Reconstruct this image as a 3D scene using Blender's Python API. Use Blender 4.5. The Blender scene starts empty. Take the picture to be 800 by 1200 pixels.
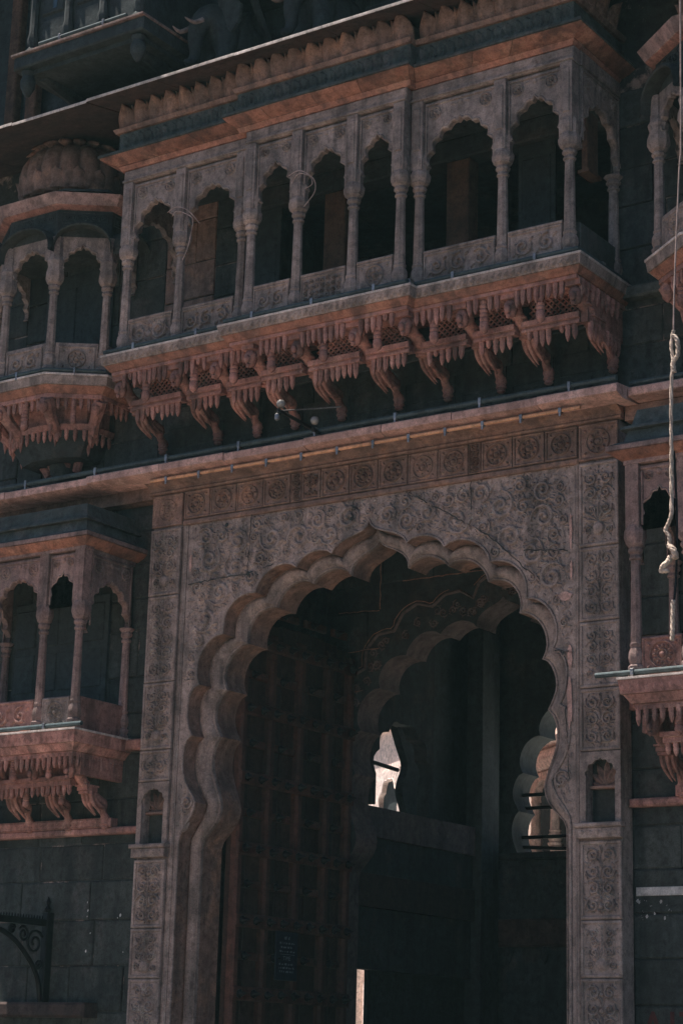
import bpy, bmesh, math, random
import numpy as np
from mathutils import Matrix, Vector
random.seed(7)
S = bpy.context.scene
COL = S.collection
R = math.radians
PI = math.pi

# ------------------------------------------------------------------ camera
cd = bpy.data.cameras.new('camera'); cam = bpy.data.objects.new('camera', cd); COL.objects.link(cam)
Rm = np.array([[0.82603278, -0.12619791, -0.54931224],
               [0.56299633, 0.23066044, 0.79361886],
               [0.02655156, -0.96481597, 0.26158204]])
cam.matrix_world = Matrix(((Rm[0][0], -Rm[0][1], -Rm[0][2], 12.9152),
                           (Rm[1][0], -Rm[1][1], -Rm[1][2], -19.2837),
                           (Rm[2][0], -Rm[2][1], -Rm[2][2], 1.6), (0, 0, 0, 1)))
cd.sensor_fit = 'VERTICAL'; cd.sensor_height = 36.0; cd.lens = 71.82
cd.clip_start = 0.5; cd.clip_end = 2000
S.camera = cam

# ------------------------------------------------------------------ sky, sun, exposure
W = bpy.data.worlds.new('World'); S.world = W; W.use_nodes = True
wn = W.node_tree; wn.nodes.clear()
sky = wn.nodes.new('ShaderNodeTexSky'); sky.sky_type = 'NISHITA'; sky.sun_disc = False
LD = Vector((0.25, 0.09, -1.0)).normalized()          # direction the sunlight travels
sky.sun_elevation = math.asin(-LD.z)
sky.sun_rotation = math.atan2(-LD.x, -LD.y)
sky.air_density = 0.5; sky.dust_density = 0.5; sky.ozone_density = 1.0
bg = wn.nodes.new('ShaderNodeBackground'); bg.inputs['Strength'].default_value = 0.05
wo = wn.nodes.new('ShaderNodeOutputWorld')
wn.links.new(sky.outputs[0], bg.inputs[0]); wn.links.new(bg.outputs[0], wo.inputs[0])
sl = bpy.data.lights.new('sun', 'SUN'); sl.energy = 5.0; sl.angle = R(0.5); sl.color = (1.0, 0.93, 0.84)
so = bpy.data.objects.new('sun', sl); COL.objects.link(so)
so.rotation_euler = LD.to_track_quat('-Z', 'Y').to_euler()
S.view_settings.view_transform = 'Standard'; S.view_settings.look = 'None'
S.view_settings.exposure = 1.28; S.view_settings.gamma = 1.0
S.view_settings.use_curve_mapping = False
S.render.engine = 'CYCLES'
S.cycles.max_bounces = 8; S.cycles.diffuse_bounces = 5

# ------------------------------------------------------------------ materials
MATS = {}
def stone(name, a, b, grime=(0.05, 0.055, 0.055), g=0.5, flake=None, fl=0.0, bump=0.35, rnd=0.12, rough=0.92, wear=0.6, sc=1.0, metallic=0.0, streak=(4.0, 4.0, 0.55)):
    m = bpy.data.materials.new(name); m.use_nodes = True; t = m.node_tree; N = t.nodes; L = t.links
    bs = N['Principled BSDF']; bs.inputs['Roughness'].default_value = rough; bs.inputs['Metallic'].default_value = metallic
    bs.inputs['Specular IOR Level'].default_value = 0.25
    geo = N.new('ShaderNodeNewGeometry')
    def noise(scale, detail=6, rough=0.6, vec=None):
        n = N.new('ShaderNodeTexNoise'); n.inputs['Scale'].default_value = scale * sc
        n.inputs['Detail'].default_value = detail; n.inputs['Roughness'].default_value = rough
        L.new(vec or geo.outputs['Position'], n.inputs['Vector']); return n.outputs['Fac']
    def ramp(v, lo, hi, o0=0.0, o1=1.0):
        r = N.new('ShaderNodeMapRange'); r.inputs[1].default_value = lo; r.inputs[2].default_value = hi
        r.inputs[3].default_value = o0; r.inputs[4].default_value = o1
        L.new(v, r.inputs[0]); return r.outputs[0]
    def mix(f, c1, c2, mode='MIX'):
        x = N.new('ShaderNodeMix'); x.data_type = 'RGBA'; x.blend_type = mode
        if isinstance(f, float): x.inputs[0].default_value = f
        else: L.new(f, x.inputs[0])
        for i, c in ((6, c1), (7, c2)):
            if isinstance(c, tuple): x.inputs[i].default_value = (*c, 1)
            else: L.new(c, x.inputs[i])
        return x.outputs[2]
    def math2(op, a_, b_):
        x = N.new('ShaderNodeMath'); x.operation = op
        for i, c in enumerate((a_, b_)):
            if isinstance(c, (int, float)): x.inputs[i].default_value = c
            else: L.new(c, x.inputs[i])
        return x.outputs[0]
    mp = N.new('ShaderNodeMapping'); mp.inputs['Scale'].default_value = streak
    L.new(geo.outputs['Position'], mp.inputs['Vector'])
    n1 = noise(1.1, 5); n2 = noise(11.0, 8, 0.7); n3 = noise(1.0, 7, 0.65, mp.outputs[0]); n4 = noise(70.0, 4, 0.6)
    c = mix(ramp(n1, 0.38, 0.62), a, b)
    bev = N.new('ShaderNodeBevel'); bev.samples = 4; bev.inputs['Radius'].default_value = 0.011
    if wear > 0:
        dt = N.new('ShaderNodeVectorMath'); dt.operation = 'DOT_PRODUCT'
        L.new(bev.outputs[0], dt.inputs[0]); L.new(geo.outputs['Normal'], dt.inputs[1])
        ed = ramp(dt.outputs['Value'], 0.98, 0.80)
        nw = noise(4.5, 9, 0.7)
        c = mix(math2('MULTIPLY', math2('MULTIPLY', ed, ramp(nw, 0.50, 0.62)), wear), c, tuple(min(0.7, x * 1.9 + 0.04) for x in (flake or a)))
    if flake:
        n5 = noise(2.3, 10, 0.68)
        c = mix(math2('MULTIPLY', ramp(n5, 0.54, 0.61), fl), c, flake)
    c = mix(math2('MULTIPLY', ramp(n3, 0.47, 0.61), g), c, grime)
    n6 = noise(5.5, 10, 0.75)
    c = mix(math2('MULTIPLY', ramp(n6, 0.53, 0.62), min(1.0, g * 1.1)), c, tuple(x * 0.6 for x in grime))
    oi = N.new('ShaderNodeObjectInfo')
    v = math2('MULTIPLY', ramp(n2, 0.36, 0.64, 0.62, 1.38), ramp(oi.outputs['Random'], 0, 1, 1 - rnd, 1 + rnd))
    v = math2('MULTIPLY', v, ramp(n4, 0.38, 0.62, 0.84, 1.16))
    vv = N.new('ShaderNodeCombineColor')
    for i in range(3): L.new(v, vv.inputs[i])
    c = mix(1.0, c, vv.outputs[0], 'MULTIPLY')
    L.new(c, bs.inputs['Base Color'])
    b1 = N.new('ShaderNodeBump'); b1.inputs['Strength'].default_value = bump; b1.inputs['Distance'].default_value = 0.02
    h = math2('ADD', math2('ADD', n2, math2('MULTIPLY', n4, 0.35)), math2('MULTIPLY', n6, 0.8)); L.new(h, b1.inputs['Height']); L.new(bev.outputs[0], b1.inputs['Normal'])
    L.new(b1.outputs[0], bs.inputs['Normal'])
    MATS[name] = m; return m
def plain(name, col, rough=0.6, metal=0.0, bump=0.0):
    return stone(name, col, tuple(x * 0.8 for x in col), grime=tuple(x * 0.5 for x in col), g=0.35, bump=bump, rnd=0.05, rough=rough, metallic=metal, wear=0.0)

GREY = stone('grey_carved_stone', (0.36, 0.277, 0.245), (0.265, 0.21, 0.19), (0.09, 0.08, 0.075), 0.65, (0.50, 0.37, 0.31), 0.35)
ROSE = stone('rose_grey_stone', (0.34, 0.215, 0.19), (0.25, 0.175, 0.16), (0.085, 0.07, 0.066), 0.6, (0.46, 0.31, 0.26), 0.35, rnd=0.15)
RED = stone('red_sandstone', (0.43, 0.21, 0.172), (0.32, 0.17, 0.145), (0.095, 0.062, 0.056), 0.65, (0.54, 0.32, 0.26), 0.4, rnd=0.25)
WARM = stone('brown_stone', (0.27, 0.165, 0.13), (0.215, 0.145, 0.122), (0.08, 0.062, 0.056), 0.55, (0.48, 0.26, 0.17), 0.45)
DARK = stone('dark_basalt', (0.058, 0.064, 0.06), (0.042, 0.049, 0.047), (0.02, 0.025, 0.025), 0.6, (0.13, 0.105, 0.10), 0.25, rnd=0.22)
JOINT = stone('mortar', (0.045, 0.05, 0.05), (0.035, 0.04, 0.04), (0.03, 0.03, 0.03), 0.3, (0.36, 0.26, 0.22), 0.9, sc=0.9)
TEAL = stone('teal_limed_stone', (0.088, 0.102, 0.097), (0.066, 0.08, 0.078), (0.04, 0.042, 0.04), 0.5, (0.18, 0.14, 0.13), 0.3)
ORANGE = stone('ochre_red_plaster', (0.37, 0.165, 0.112), (0.27, 0.13, 0.095), (0.08, 0.055, 0.05), 0.6, (0.45, 0.25, 0.17), 0.4, rnd=0.28)
PINK = stone('pink_stone_slab', (0.68, 0.42, 0.355), (0.54, 0.335, 0.285), (0.2, 0.13, 0.115), 0.45, (0.68, 0.50, 0.44), 0.4, rnd=0.2)
PALE = stone('pale_sunlit_edge', (0.72, 0.62, 0.57), (0.55, 0.47, 0.43), (0.25, 0.21, 0.19), 0.45)  # pale edge trim with the sunlit edge line put into its colour
DOORB = stone('blackened_door_board', (0.06, 0.032, 0.026), (0.042, 0.026, 0.022), (0.022, 0.017, 0.015), 0.5, bump=0.5, rnd=0.25, rough=0.75)
DOORW = stone('red_brown_door_wood', (0.105, 0.046, 0.034), (0.07, 0.035, 0.028), (0.034, 0.023, 0.02), 0.6, bump=0.3, rnd=0.2, rough=0.7)
WOOD = stone('dark_weathered_timber', (0.045, 0.055, 0.056), (0.032, 0.04, 0.041), (0.016, 0.02, 0.021), 0.5, rough=0.75)
SOFFIT = stone('dark_brown_slab', (0.075, 0.046, 0.04), (0.055, 0.038, 0.035), (0.028, 0.024, 0.023), 0.55)  # darker brown base for eave slabs, string course and beams
ARCHIN = stone('brown_grey_arch_stone', (0.19, 0.14, 0.128), (0.14, 0.11, 0.105), (0.06, 0.052, 0.05), 0.5)  # mid brown-grey base for the inner arch and upper beam
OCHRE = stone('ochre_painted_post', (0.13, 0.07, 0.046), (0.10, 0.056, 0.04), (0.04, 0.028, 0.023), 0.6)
INNER = stone('inner_shade_stone', (0.048, 0.056, 0.057), (0.034, 0.042, 0.044), (0.018, 0.023, 0.024), 0.5, (0.13, 0.09, 0.075), 0.25)  # shade and teal tint of the dark interiors are put into this colour
IRON = plain('black_iron', (0.016, 0.018, 0.02), 0.5, 0.6)
PIPE = plain('teal_painted_tube', (0.055, 0.08, 0.088), 0.55, 0.0)
STEEL = plain('dull_metal', (0.35, 0.33, 0.32), 0.35, 0.8)
LAMPW = plain('pale_lamp_shell', (0.30, 0.28, 0.26), 0.25, 0.3)
ROPE = stone('pale_hemp_rope', (0.62, 0.50, 0.41), (0.5, 0.4, 0.33), (0.3, 0.22, 0.18), 0.5, bump=0.8)
WIRE = plain('pinkish_wire', (0.50, 0.37, 0.33), 0.6)
SIGNB = plain('navy_sign_board', (0.014, 0.02, 0.036), 0.5)
INK = plain('white_sign_print', (0.24, 0.26, 0.29), 0.6)
WHITEP = stone('white_wall_paint', (0.62, 0.6, 0.57), (0.5, 0.48, 0.46), (0.25, 0.24, 0.23), 0.4)
REDP = plain('red_lettering_paint', (0.08, 0.022, 0.02), 0.7)
SUNW = stone('pink_limewash', (0.88, 0.72, 0.66), (0.82, 0.66, 0.60), (0.6, 0.45, 0.4), 0.3)
SUNP = stone('pink_courtyard_stone', (0.80, 0.66, 0.60), (0.72, 0.58, 0.52), (0.45, 0.34, 0.29), 0.4)
BOUNCE = stone('pale_bounce_ground', (0.66, 0.48, 0.38), (0.60, 0.44, 0.35), (0.42, 0.31, 0.25), 0.3, sc=0.4)  # light tone for the added bounce ground
ASPH = stone('asphalt', (0.055, 0.054, 0.052), (0.045, 0.045, 0.045), (0.03, 0.03, 0.03), 0.4)
STRIP = plain('orange_strip', (0.75, 0.40, 0.23), 0.5)
COURT = stone('grey_court_paving', (0.52, 0.49, 0.46), (0.46, 0.44, 0.42), (0.3, 0.29, 0.28), 0.3, sc=0.4)
LEAF = plain('leaf', (0.05, 0.09, 0.035), 0.6)
PANE = plain('dim_blue_pane', (0.05, 0.09, 0.13), 0.15)

# ------------------------------------------------------------------ mesh helpers
class MB:
    def __init__(s, xf=None): s.v = []; s.f = []; s.xf = xf
    def add(s, vs, fs):
        o = len(s.v)
        s.v += [s.xf(*p) for p in vs] if s.xf else [tuple(p) for p in vs]
        s.f += [tuple(i + o for i in f) for f in fs]; return s
    def box(s, x0, x1, y0, y1, z0, z1, ch=0.0):
        if ch <= 0:
            return s.add([(x, y, z) for x in (x0, x1) for y in (y0, y1) for z in (z0, z1)],
                         [(0, 1, 3, 2), (4, 6, 7, 5), (0, 4, 5, 1), (2, 3, 7, 6), (0, 2, 6, 4), (1, 5, 7, 3)])
        # front (y0) face chamfered only: block / slab
        c = ch
        return s.add([(x0, y1, z0), (x1, y1, z0), (x1, y1, z1), (x0, y1, z1),
                      (x0, y0 + c, z0), (x1, y0 + c, z0), (x1, y0 + c, z1), (x0, y0 + c, z1),
                      (x0 + c, y0, z0 + c), (x1 - c, y0, z0 + c), (x1 - c, y0, z1 - c), (x0 + c, y0, z1 - c)],
                     [(0, 3, 2, 1), (8, 9, 10, 11), (0, 1, 5, 4), (1, 2, 6, 5), (2, 3, 7, 6), (3, 0, 4, 7),
                      (4, 5, 9, 8), (5, 6, 10, 9), (6, 7, 11, 10), (7, 4, 8, 11)])
    def prism(s, poly, y0, y1):                     # polygon in (x,z), front y0, back y1
        n = len(poly)
        return s.add([(p[0], y0, p[1]) for p in poly] + [(p[0], y1, p[1]) for p in poly],
                     [tuple(range(n)), tuple(range(2 * n - 1, n - 1, -1))] +
                     [(i, i + n, (i + 1) % n + n, (i + 1) % n) for i in range(n)])
    def faces2(s, poly, y0, y1=None):               # front (and back) faces only
        n = len(poly); s.add([(p[0], y0, p[1]) for p in poly], [tuple(range(n))])
        if y1 is not None: s.add([(p[0], y1, p[1]) for p in poly], [tuple(range(n))[::-1]])
        return s
    def prismz(s, poly, z0, z1, poly2=None):         # polygon in (x,y), optional different top
        n = len(poly); q = poly2 or poly
        return s.add([(p[0], p[1], z0) for p in poly] + [(p[0], p[1], z1) for p in q],
                     [tuple(range(n))[::-1], tuple(range(n, 2 * n))] +
                     [(i, (i + 1) % n, (i + 1) % n + n, i + n) for i in range(n)])
    def lathe(s, prof, c, n=10, ph=0.0, mod=None):
        vs = []; fs = []
        for (r, z) in prof:
            for k in range(n):
                a = 2 * PI * k / n + ph; rr = r * (mod(a, z) if mod else 1)
                vs.append((c[0] + rr * math.cos(a), c[1] + rr * math.sin(a), c[2] + z))
        m = len(prof)
        for j in range(m - 1):
            for k in range(n):
                fs.append((j * n + k, j * n + (k + 1) % n, (j + 1) * n + (k + 1) % n, (j + 1) * n + k))
        fs.append(tuple(range(n))[::-1]); fs.append(tuple((m - 1) * n + k for k in range(n)))
        return s.add(vs, fs)
    def tube(s, pts, r, n=6):
        P = [Vector(p) for p in pts]; vs = []; fs = []; up = None
        for i, p in enumerate(P):
            d = (P[min(i + 1, len(P) - 1)] - P[max(i - 1, 0)])
            d = d.normalized() if d.length > 1e-9 else Vector((0, 0, 1))
            if up is None: up = Vector((0, 0, 1)) if abs(d.z) < 0.9 else Vector((1, 0, 0))
            a = d.cross(up).normalized(); b = a.cross(d); up = b
            rr = r[i] if isinstance(r, (list, tuple)) else r
            for k in range(n):
                t = 2 * PI * k / n; q = p + (a * math.cos(t) + b * math.sin(t)) * rr; vs.append(tuple(q))
        for i in range(len(P) - 1):
            for k in range(n):
                fs.append((i * n + k, i * n + (k + 1) % n, (i + 1) * n + (k + 1) % n, (i + 1) * n + k))
        fs.append(tuple(range(n))[::-1]); fs.append(tuple((len(P) - 1) * n + k for k in range(n)))
        return s.add(vs, fs)
    def loft(s, loops, closed=False):
        n = len(loops[0]); vs = [p for l in loops for p in l]; fs = []
        for j in range(len(loops) - 1):
            for k in range(n if closed else n - 1):
                fs.append((j * n + k, j * n + (k + 1) % n, (j + 1) * n + (k + 1) % n, (j + 1) * n + k))
        return s.add(vs, fs)
    # ---- carved relief on a plane y = y0, raised towards -y
    def ribbon(s, pts, w, h, y0):
        n = len(pts); vs = []; fs = []
        for i, (x, z) in enumerate(pts):
            a = pts[max(i - 1, 0)]; b = pts[min(i + 1, n - 1)]
            dx, dz = b[0] - a[0], b[1] - a[1]; l = math.hypot(dx, dz) or 1e-6
            t = i / (n - 1); ww = w * (0.45 + 0.9 * min(1, t * 4) * (1 - 0.55 * t)) * 0.5
            nx, nz = -dz / l * ww, dx / l * ww
            vs += [(x + nx, y0, z + nz), (x + nx * 0.4, y0 - h, z + nz * 0.4), (x - nx * 0.4, y0 - h, z - nz * 0.4), (x - nx, y0, z - nz)]
        for i in range(n - 1):
            for k in range(3): fs.append((4 * i + k, 4 * i + k + 1, 4 * i + 5 + k, 4 * i + 4 + k))
        return s.add(vs, fs)
    def leaf(s, c, ang, ln, wd, h, y0):
        ca, sa = math.cos(ang), math.sin(ang)
        def q(u, v): return (c[0] + u * ca - v * sa, c[1] + u * sa + v * ca)
        o = [q(0, 0), q(ln * 0.35, wd * 0.5), q(ln * 0.75, wd * 0.32), q(ln, 0), q(ln * 0.75, -wd * 0.32), q(ln * 0.35, -wd * 0.5)]
        m = [q(ln * 0.25, 0), q(ln * 0.65, 0)]
        return s.add([(p[0], y0, p[1]) for p in o] + [(p[0], y0 - h, p[1]) for p in m],
                     [(0, 1, 6), (1, 2, 7, 6), (2, 3, 7), (3, 4, 7), (4, 5, 6, 7), (5, 0, 6)])
    def boss(s, c, r, h, y0, n=8, rings=((1, 0), (0.75, 0.7), (0.3, 1.0))):
        vs = []; fs = []
        for (k, q) in rings:
            for i in range(n):
                a = 2 * PI * i / n; vs.append((c[0] + r * k * math.cos(a), y0 - h * q, c[1] + r * k * math.sin(a)))
        for j in range(len(rings) - 1):
            for i in range(n): fs.append((j * n + i, j * n + (i + 1) % n, (j + 1) * n + (i + 1) % n, (j + 1) * n + i))
        fs.append(tuple((len(rings) - 1) * n + i for i in range(n)))
        return s.add(vs, fs)
    def scroll(s, c, r, d, ph, h, y0, w=None, turns=1.35, leaves=3):
        w = w or r * 0.30; n = 16; pts = []
        for i in range(n + 1):
            t = i / n; a = ph + d * t * turns * 2 * PI; rr = r * (1 - 0.86 * t ** 0.9)
            pts.append((c[0] + rr * math.cos(a), c[1] + rr * math.sin(a)))
        s.ribbon(pts, w, h, y0); s.boss(pts[-1], r * 0.2, h * 1.3, y0, 6)
        for k in range(leaves):
            t = (k + 0.4) / leaves * 0.55; a = ph + d * t * turns * 2 * PI; rr = r * (1 - 0.86 * t ** 0.9)
            p = (c[0] + rr * math.cos(a), c[1] + rr * math.sin(a))
            s.leaf(p, a + d * 0.9, r * 0.5, r * 0.30, h, y0)
            s.leaf((c[0] + rr * 0.86 * math.cos(a + 0.3 * d), c[1] + rr * 0.86 * math.sin(a + 0.3 * d)), a + PI - d * 0.6, r * 0.36, r * 0.2, h * 0.9, y0)
        return s
    def fill(s, x0, x1, z0, z1, y0, h, st, ok=None, sym=None):
        z = z0
        while z < z1:
            x = x0
            while x < (x1 if sym is None else sym):
                px, pz = x + random.uniform(0, st), z + random.uniform(0, st); a = random.uniform(0, 6.28)
                if px < x1 and pz < z1 and (ok is None or ok(px, pz)):
                    k = random.uniform(0.9, 1.5); s.leaf((px, pz), a, st * k, st * k * 0.5, h, y0)
                    if sym is not None: s.leaf((2 * sym - px, pz), PI - a, st * k, st * k * 0.5, h, y0)
                x += st
            z += st
        return s
    def rosette(s, c, r, h, y0, petals=8):
        s.boss(c, r * 0.26, h * 1.3, y0, 8)
        n = 24
        s.ribbon2([(c[0] + r * 0.40 * math.cos(2 * PI * i / 16), c[1] + r * 0.40 * math.sin(2 * PI * i / 16)) for i in range(17)], r * 0.12, h * 0.8, y0)
        for k in range(petals):
            a = 2 * PI * k / petals + 0.2 + 0.37 * petals
            s.leaf((c[0] + r * 0.5 * math.cos(a), c[1] + r * 0.5 * math.sin(a)), a, r * 0.38, r * 0.36, h, y0)
        s.ribbon2([(c[0] + r * math.cos(2 * PI * i / n), c[1] + r * math.sin(2 * PI * i / n)) for i in range(n + 1)], r * 0.16, h * 0.9, y0)
        return s
    def ribbon2(s, pts, w, h, y0):                   # constant width ribbon
        n = len(pts); vs = []; fs = []
        for i, (x, z) in enumerate(pts):
            a = pts[max(i - 1, 0)]; b = pts[min(i + 1, n - 1)]
            dx, dz = b[0] - a[0], b[1] - a[1]; l = math.hypot(dx, dz) or 1e-6
            nx, nz = -dz / l * w / 2, dx / l * w / 2
            vs += [(x + nx, y0, z + nz), (x, y0 - h, z), (x - nx, y0, z - nz)]
        for i in range(n - 1):
            for k in range(2): fs.append((3 * i + k, 3 * i + k + 1, 3 * i + 4 + k, 3 * i + 3 + k))
        return s.add(vs, fs)
    def mesh(s, name, mat, org=(0, 0, 0), ang=35, recalc=True):
        me = bpy.data.meshes.new(name)
        me.from_pydata([(a - org[0], b - org[1], c - org[2]) for a, b, c in s.v], [], s.f)
        if recalc:
            bm = bmesh.new(); bm.from_mesh(me); bmesh.ops.recalc_face_normals(bm, faces=bm.faces); bm.to_mesh(me); bm.free()
        me.polygons.foreach_set('use_smooth', [True] * len(me.polygons))
        me.set_sharp_from_angle(angle=R(ang)); me.materials.append(mat); me.update(); return me
    def build(s, name, mat, parent=None, ang=35, recalc=True):
        org = worldloc(parent); me = s.mesh(name, mat, org, ang, recalc)
        return link(name, me, parent)

def worldloc(o):
    p = Vector((0, 0, 0))
    while o is not None: p = p + o.location; o = o.parent
    return p
def link(name, data, parent=None, loc=None, rz=0.0):
    o = bpy.data.objects.new(name, data); COL.objects.link(o)
    if parent is not None: o.parent = parent
    if loc is not None: o.location = Vector(loc) - worldloc(parent)
    if rz: o.rotation_euler[2] = rz
    return o
def thing(name, label, cat, loc, group=None):
    o = bpy.data.objects.new(name, None); o.empty_display_size = 0.2; COL.objects.link(o); o.location = loc
    return tag(o, label, cat, group)
def tag(o, label, cat, group=None):
    o['label'] = label; o['category'] = cat
    if group: o['group'] = group
    return o
def copy_tree(o, loc=None, parent=None):
    c = o.copy(); COL.objects.link(c); c.parent = parent
    if loc is not None: c.location = loc
    for ch in o.children: copy_tree(ch, None, c)
    return c
def structure(o): o['kind'] = 'structure'; return o
def stuff(o): o['kind'] = 'stuff'; return o
def frame(p0, p1):
    dx, dy = p1[0] - p0[0], p1[1] - p0[1]; l = math.hypot(dx, dy); tx, ty = dx / l, dy / l
    return (lambda s, d, z: (p0[0] + tx * s - ty * d, p0[1] + ty * s + tx * d, z)), l
def catmull(pts, m):
    out = []
    P = [pts[0]] + list(pts) + [pts[-1]]
    for i in range(1, len(P) - 2):
        p0, p1, p2, p3 = P[i - 1], P[i], P[i + 1], P[i + 2]
        for k in range(m):
            t = k / m
            out.append(tuple(0.5 * (2 * b + (c - a) * t + (2 * a - 5 * b + 4 * c - d) * t * t + (3 * b - a - 3 * c + d) * t ** 3)
                             for a, b, c, d in zip(p0, p1, p2, p3)))
    out.append(tuple(pts[-1])); return out
def resample(pts, n):
    L = [0]
    for a, b in zip(pts, pts[1:]): L.append(L[-1] + math.dist(a, b))
    out = []
    for k in range(n + 1):
        t = L[-1] * k / n; i = 0
        while i < len(L) - 2 and L[i + 1] < t: i += 1
        u = (t - L[i]) / max(L[i + 1] - L[i], 1e-9); a, b = pts[i], pts[i + 1]
        out.append(tuple(p + (q - p) * u for p, q in zip(a, b)))
    return out
def jit(a): return random.uniform(-a, a)

# ------------------------------------------------------------------ ground
g = MB().add([(-200, -200, 0), (200, -200, 0), (200, 200, 0), (-200, 200, 0)], [(0, 1, 2, 3)]).build('ground', ASPH); structure(g)
g = MB().add([(-6.0, -18.0, 0.004), (2.5, -18.0, 0.004), (2.5, -6.0, 0.004), (-6.0, -6.0, 0.004)], [(0, 1, 2, 3)]).build('bounce_patch', BOUNCE); structure(g)  # unseen pale ground, sized and placed to shape the bounce on the facade

# ------------------------------------------------------------------ palace wall of stone blocks, ledge and eaves
CX = -0.06
WY = 0.25
wall = thing('palace_wall', 'dark grey stone block wall of the palace either side of the carved gateway', 'wall', (0, WY, 0))
def blocks(x0, x1, z0, z1, y=WY, mat=DARK, hs=(0.42, 0.6), ws=(0.7, 1.25), parent=wall):
    z = z0; row = 0
    while z < z1 - 0.05:
        h = min(random.uniform(*hs), z1 - z)
        if z1 - z - h < 0.2: h = z1 - z
        x = x0; first = True
        while x < x1 - 0.02:
            w = random.uniform(*ws)
            if first: w *= random.uniform(0.5, 1); first = False
            if x1 - x - w < 0.3: w = x1 - x
            d = jit(0.011); gp = random.uniform(0.005, 0.010)
            MB().box(x + gp, x + w - gp, y + d, y + 0.12, z + gp, z + h - gp, 0.012).build('stone_block', mat, parent)
            x += w
        z += h; row += 1
def backing(x0, x1, z0, z1, y0=WY + 0.022, y1=0.7, mat=JOINT): MB().box(x0, x1, y0, y1, z0, z1).build('wall_core', mat, wall)
backing(-8.5, CX - 2.75, 0, 8.75); backing(CX + 2.75, 8.0, 0, 8.75)
backing(-8.5, 8.0, 8.75, 10.1)
backing(-8.5, -2.30, 10.1, 12.6); backing(3.02, 8.0, 10.1, 12.6)
backing(-8.5, 8.0, 12.6, 13.95)
backing(-14, -8.5, 0, 13.95, WY, 0.7, DARK); backing(8.0, 14, 0, 13.95, WY, 0.7, DARK)
blocks(-8.5, -6.0, 1.7, 13.4); blocks(5.4, 8.0, 1.7, 13.4)
blocks(-6.0, CX - 3.28, 1.7, 8.7); blocks(CX + 3.28, 5.4, 1.7, 8.7)
blocks(-6.0, 5.4, 8.86, 10.1)
blocks(-6.0, -3.55, 10.1, 12.6); blocks(-3.55, -2.72, 10.1, 12.6, mat=WARM); blocks(-2.72, -2.30, 10.1, 12.6); blocks(3.02, 5.4, 10.1, 12.6)

# ledge over the gateway
n = 9; xs = [-7.2, -5.55, -4.1, -2.9, -1.9, -0.7, 0.4, 1.35, 2.45, 3.44]
for i in range(n):
    a, b = xs[i], xs[i + 1]; dy = jit(0.012) + (0.03 if i < 2 else 0); dz = jit(0.006)
    m = MB(); sec = [(-0.45 + dy, 8.70 + dz), (-0.45 + dy, 8.785 + dz), (-0.43 + dy, 8.80 + dz), (0.26, 8.86), (0.26, 8.70), (-0.30, 8.66 + dz)]
    m.add([(a + 0.004, p[0], p[1]) for p in sec] + [(b - 0.004, p[0], p[1]) for p in sec],
          [tuple(range(6)), tuple(range(11, 5, -1))] + [(k, (k + 1) % 6, (k + 1) % 6 + 6, k + 6) for k in range(6)])
    m.build('ledge_slab', PINK, wall)
for a, b in ((3.446, 4.6), (4.61, 7.0)):
    m = MB(); m.box(a, b, -0.22, 0.26, 8.70, 8.80, 0.012); m.build('ledge_slab', PINK, wall)
MB().prism([(-8, 8.52), (-8, 8.69), (CX - 3.34, 8.69), (CX - 3.34, 8.52)], 0.05, 0.26).build('ledge_moulding', WARM, wall)
MB().prism([(CX + 3.34, 8.52), (CX + 3.34, 8.69), (8, 8.69), (8, 8.52)], 0.05, 0.26).build('ledge_moulding', WARM, wall)

# plinth moulding under the low balconies
for x0, x1 in ((-7, CX - 3.30), (CX + 3.30, 7)):
    MB().box(x0, x1, 0.12, 0.26, 4.30, 4.385, 0.02).build('string_course', RED, wall)
    MB().box(x0, x1, 0.13, 0.26, 5.33, 5.47, 0.02).build('string_course', RED, wall)
for x0, x1 in ((3.2, 7), (-7, -3.5)):
    MB().box(x0, x1, 0.10, 0.26, 9.98, 10.12, 0.02).build('string_course', TEAL, wall)
MB().box(-6.6, -4.02, -0.02, 0.26, 2.08, 2.26, 0.03).build('string_course', SOFFIT, wall)

# long roof eave above the balconies
ex = [-8.0, -6.2, -4.9, -3.6, -2.45, -1.2, 0.1, 1.4, 2.8, 4.3, 7.0]
for i in range(10):
    a, b = ex[i] + 0.004, ex[i + 1] - 0.004; dz = jit(0.008); dy = jit(0.01)
    sec = [(-1.45 + dy, 13.50 + dz), (-1.45 + dy, 13.535 + dz), (0.26, 13.95), (0.26, 13.84)]
    MB().add([(a, p[0], p[1]) for p in sec] + [(b, p[0], p[1]) for p in sec],
             [(0, 1, 2, 3), (7, 6, 5, 4)] + [(k, (k + 1) % 4, (k + 1) % 4 + 4, k + 4) for k in range(4)]).build('eave_slab', SOFFIT, wall); MB().box(a, b, -1.458 + dy, -1.4505 + dy, 13.50 + dz, 13.537 + dz).build('eave_edge', PALE, wall)  # thin pale strip paints the sunlit line along the eave

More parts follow.
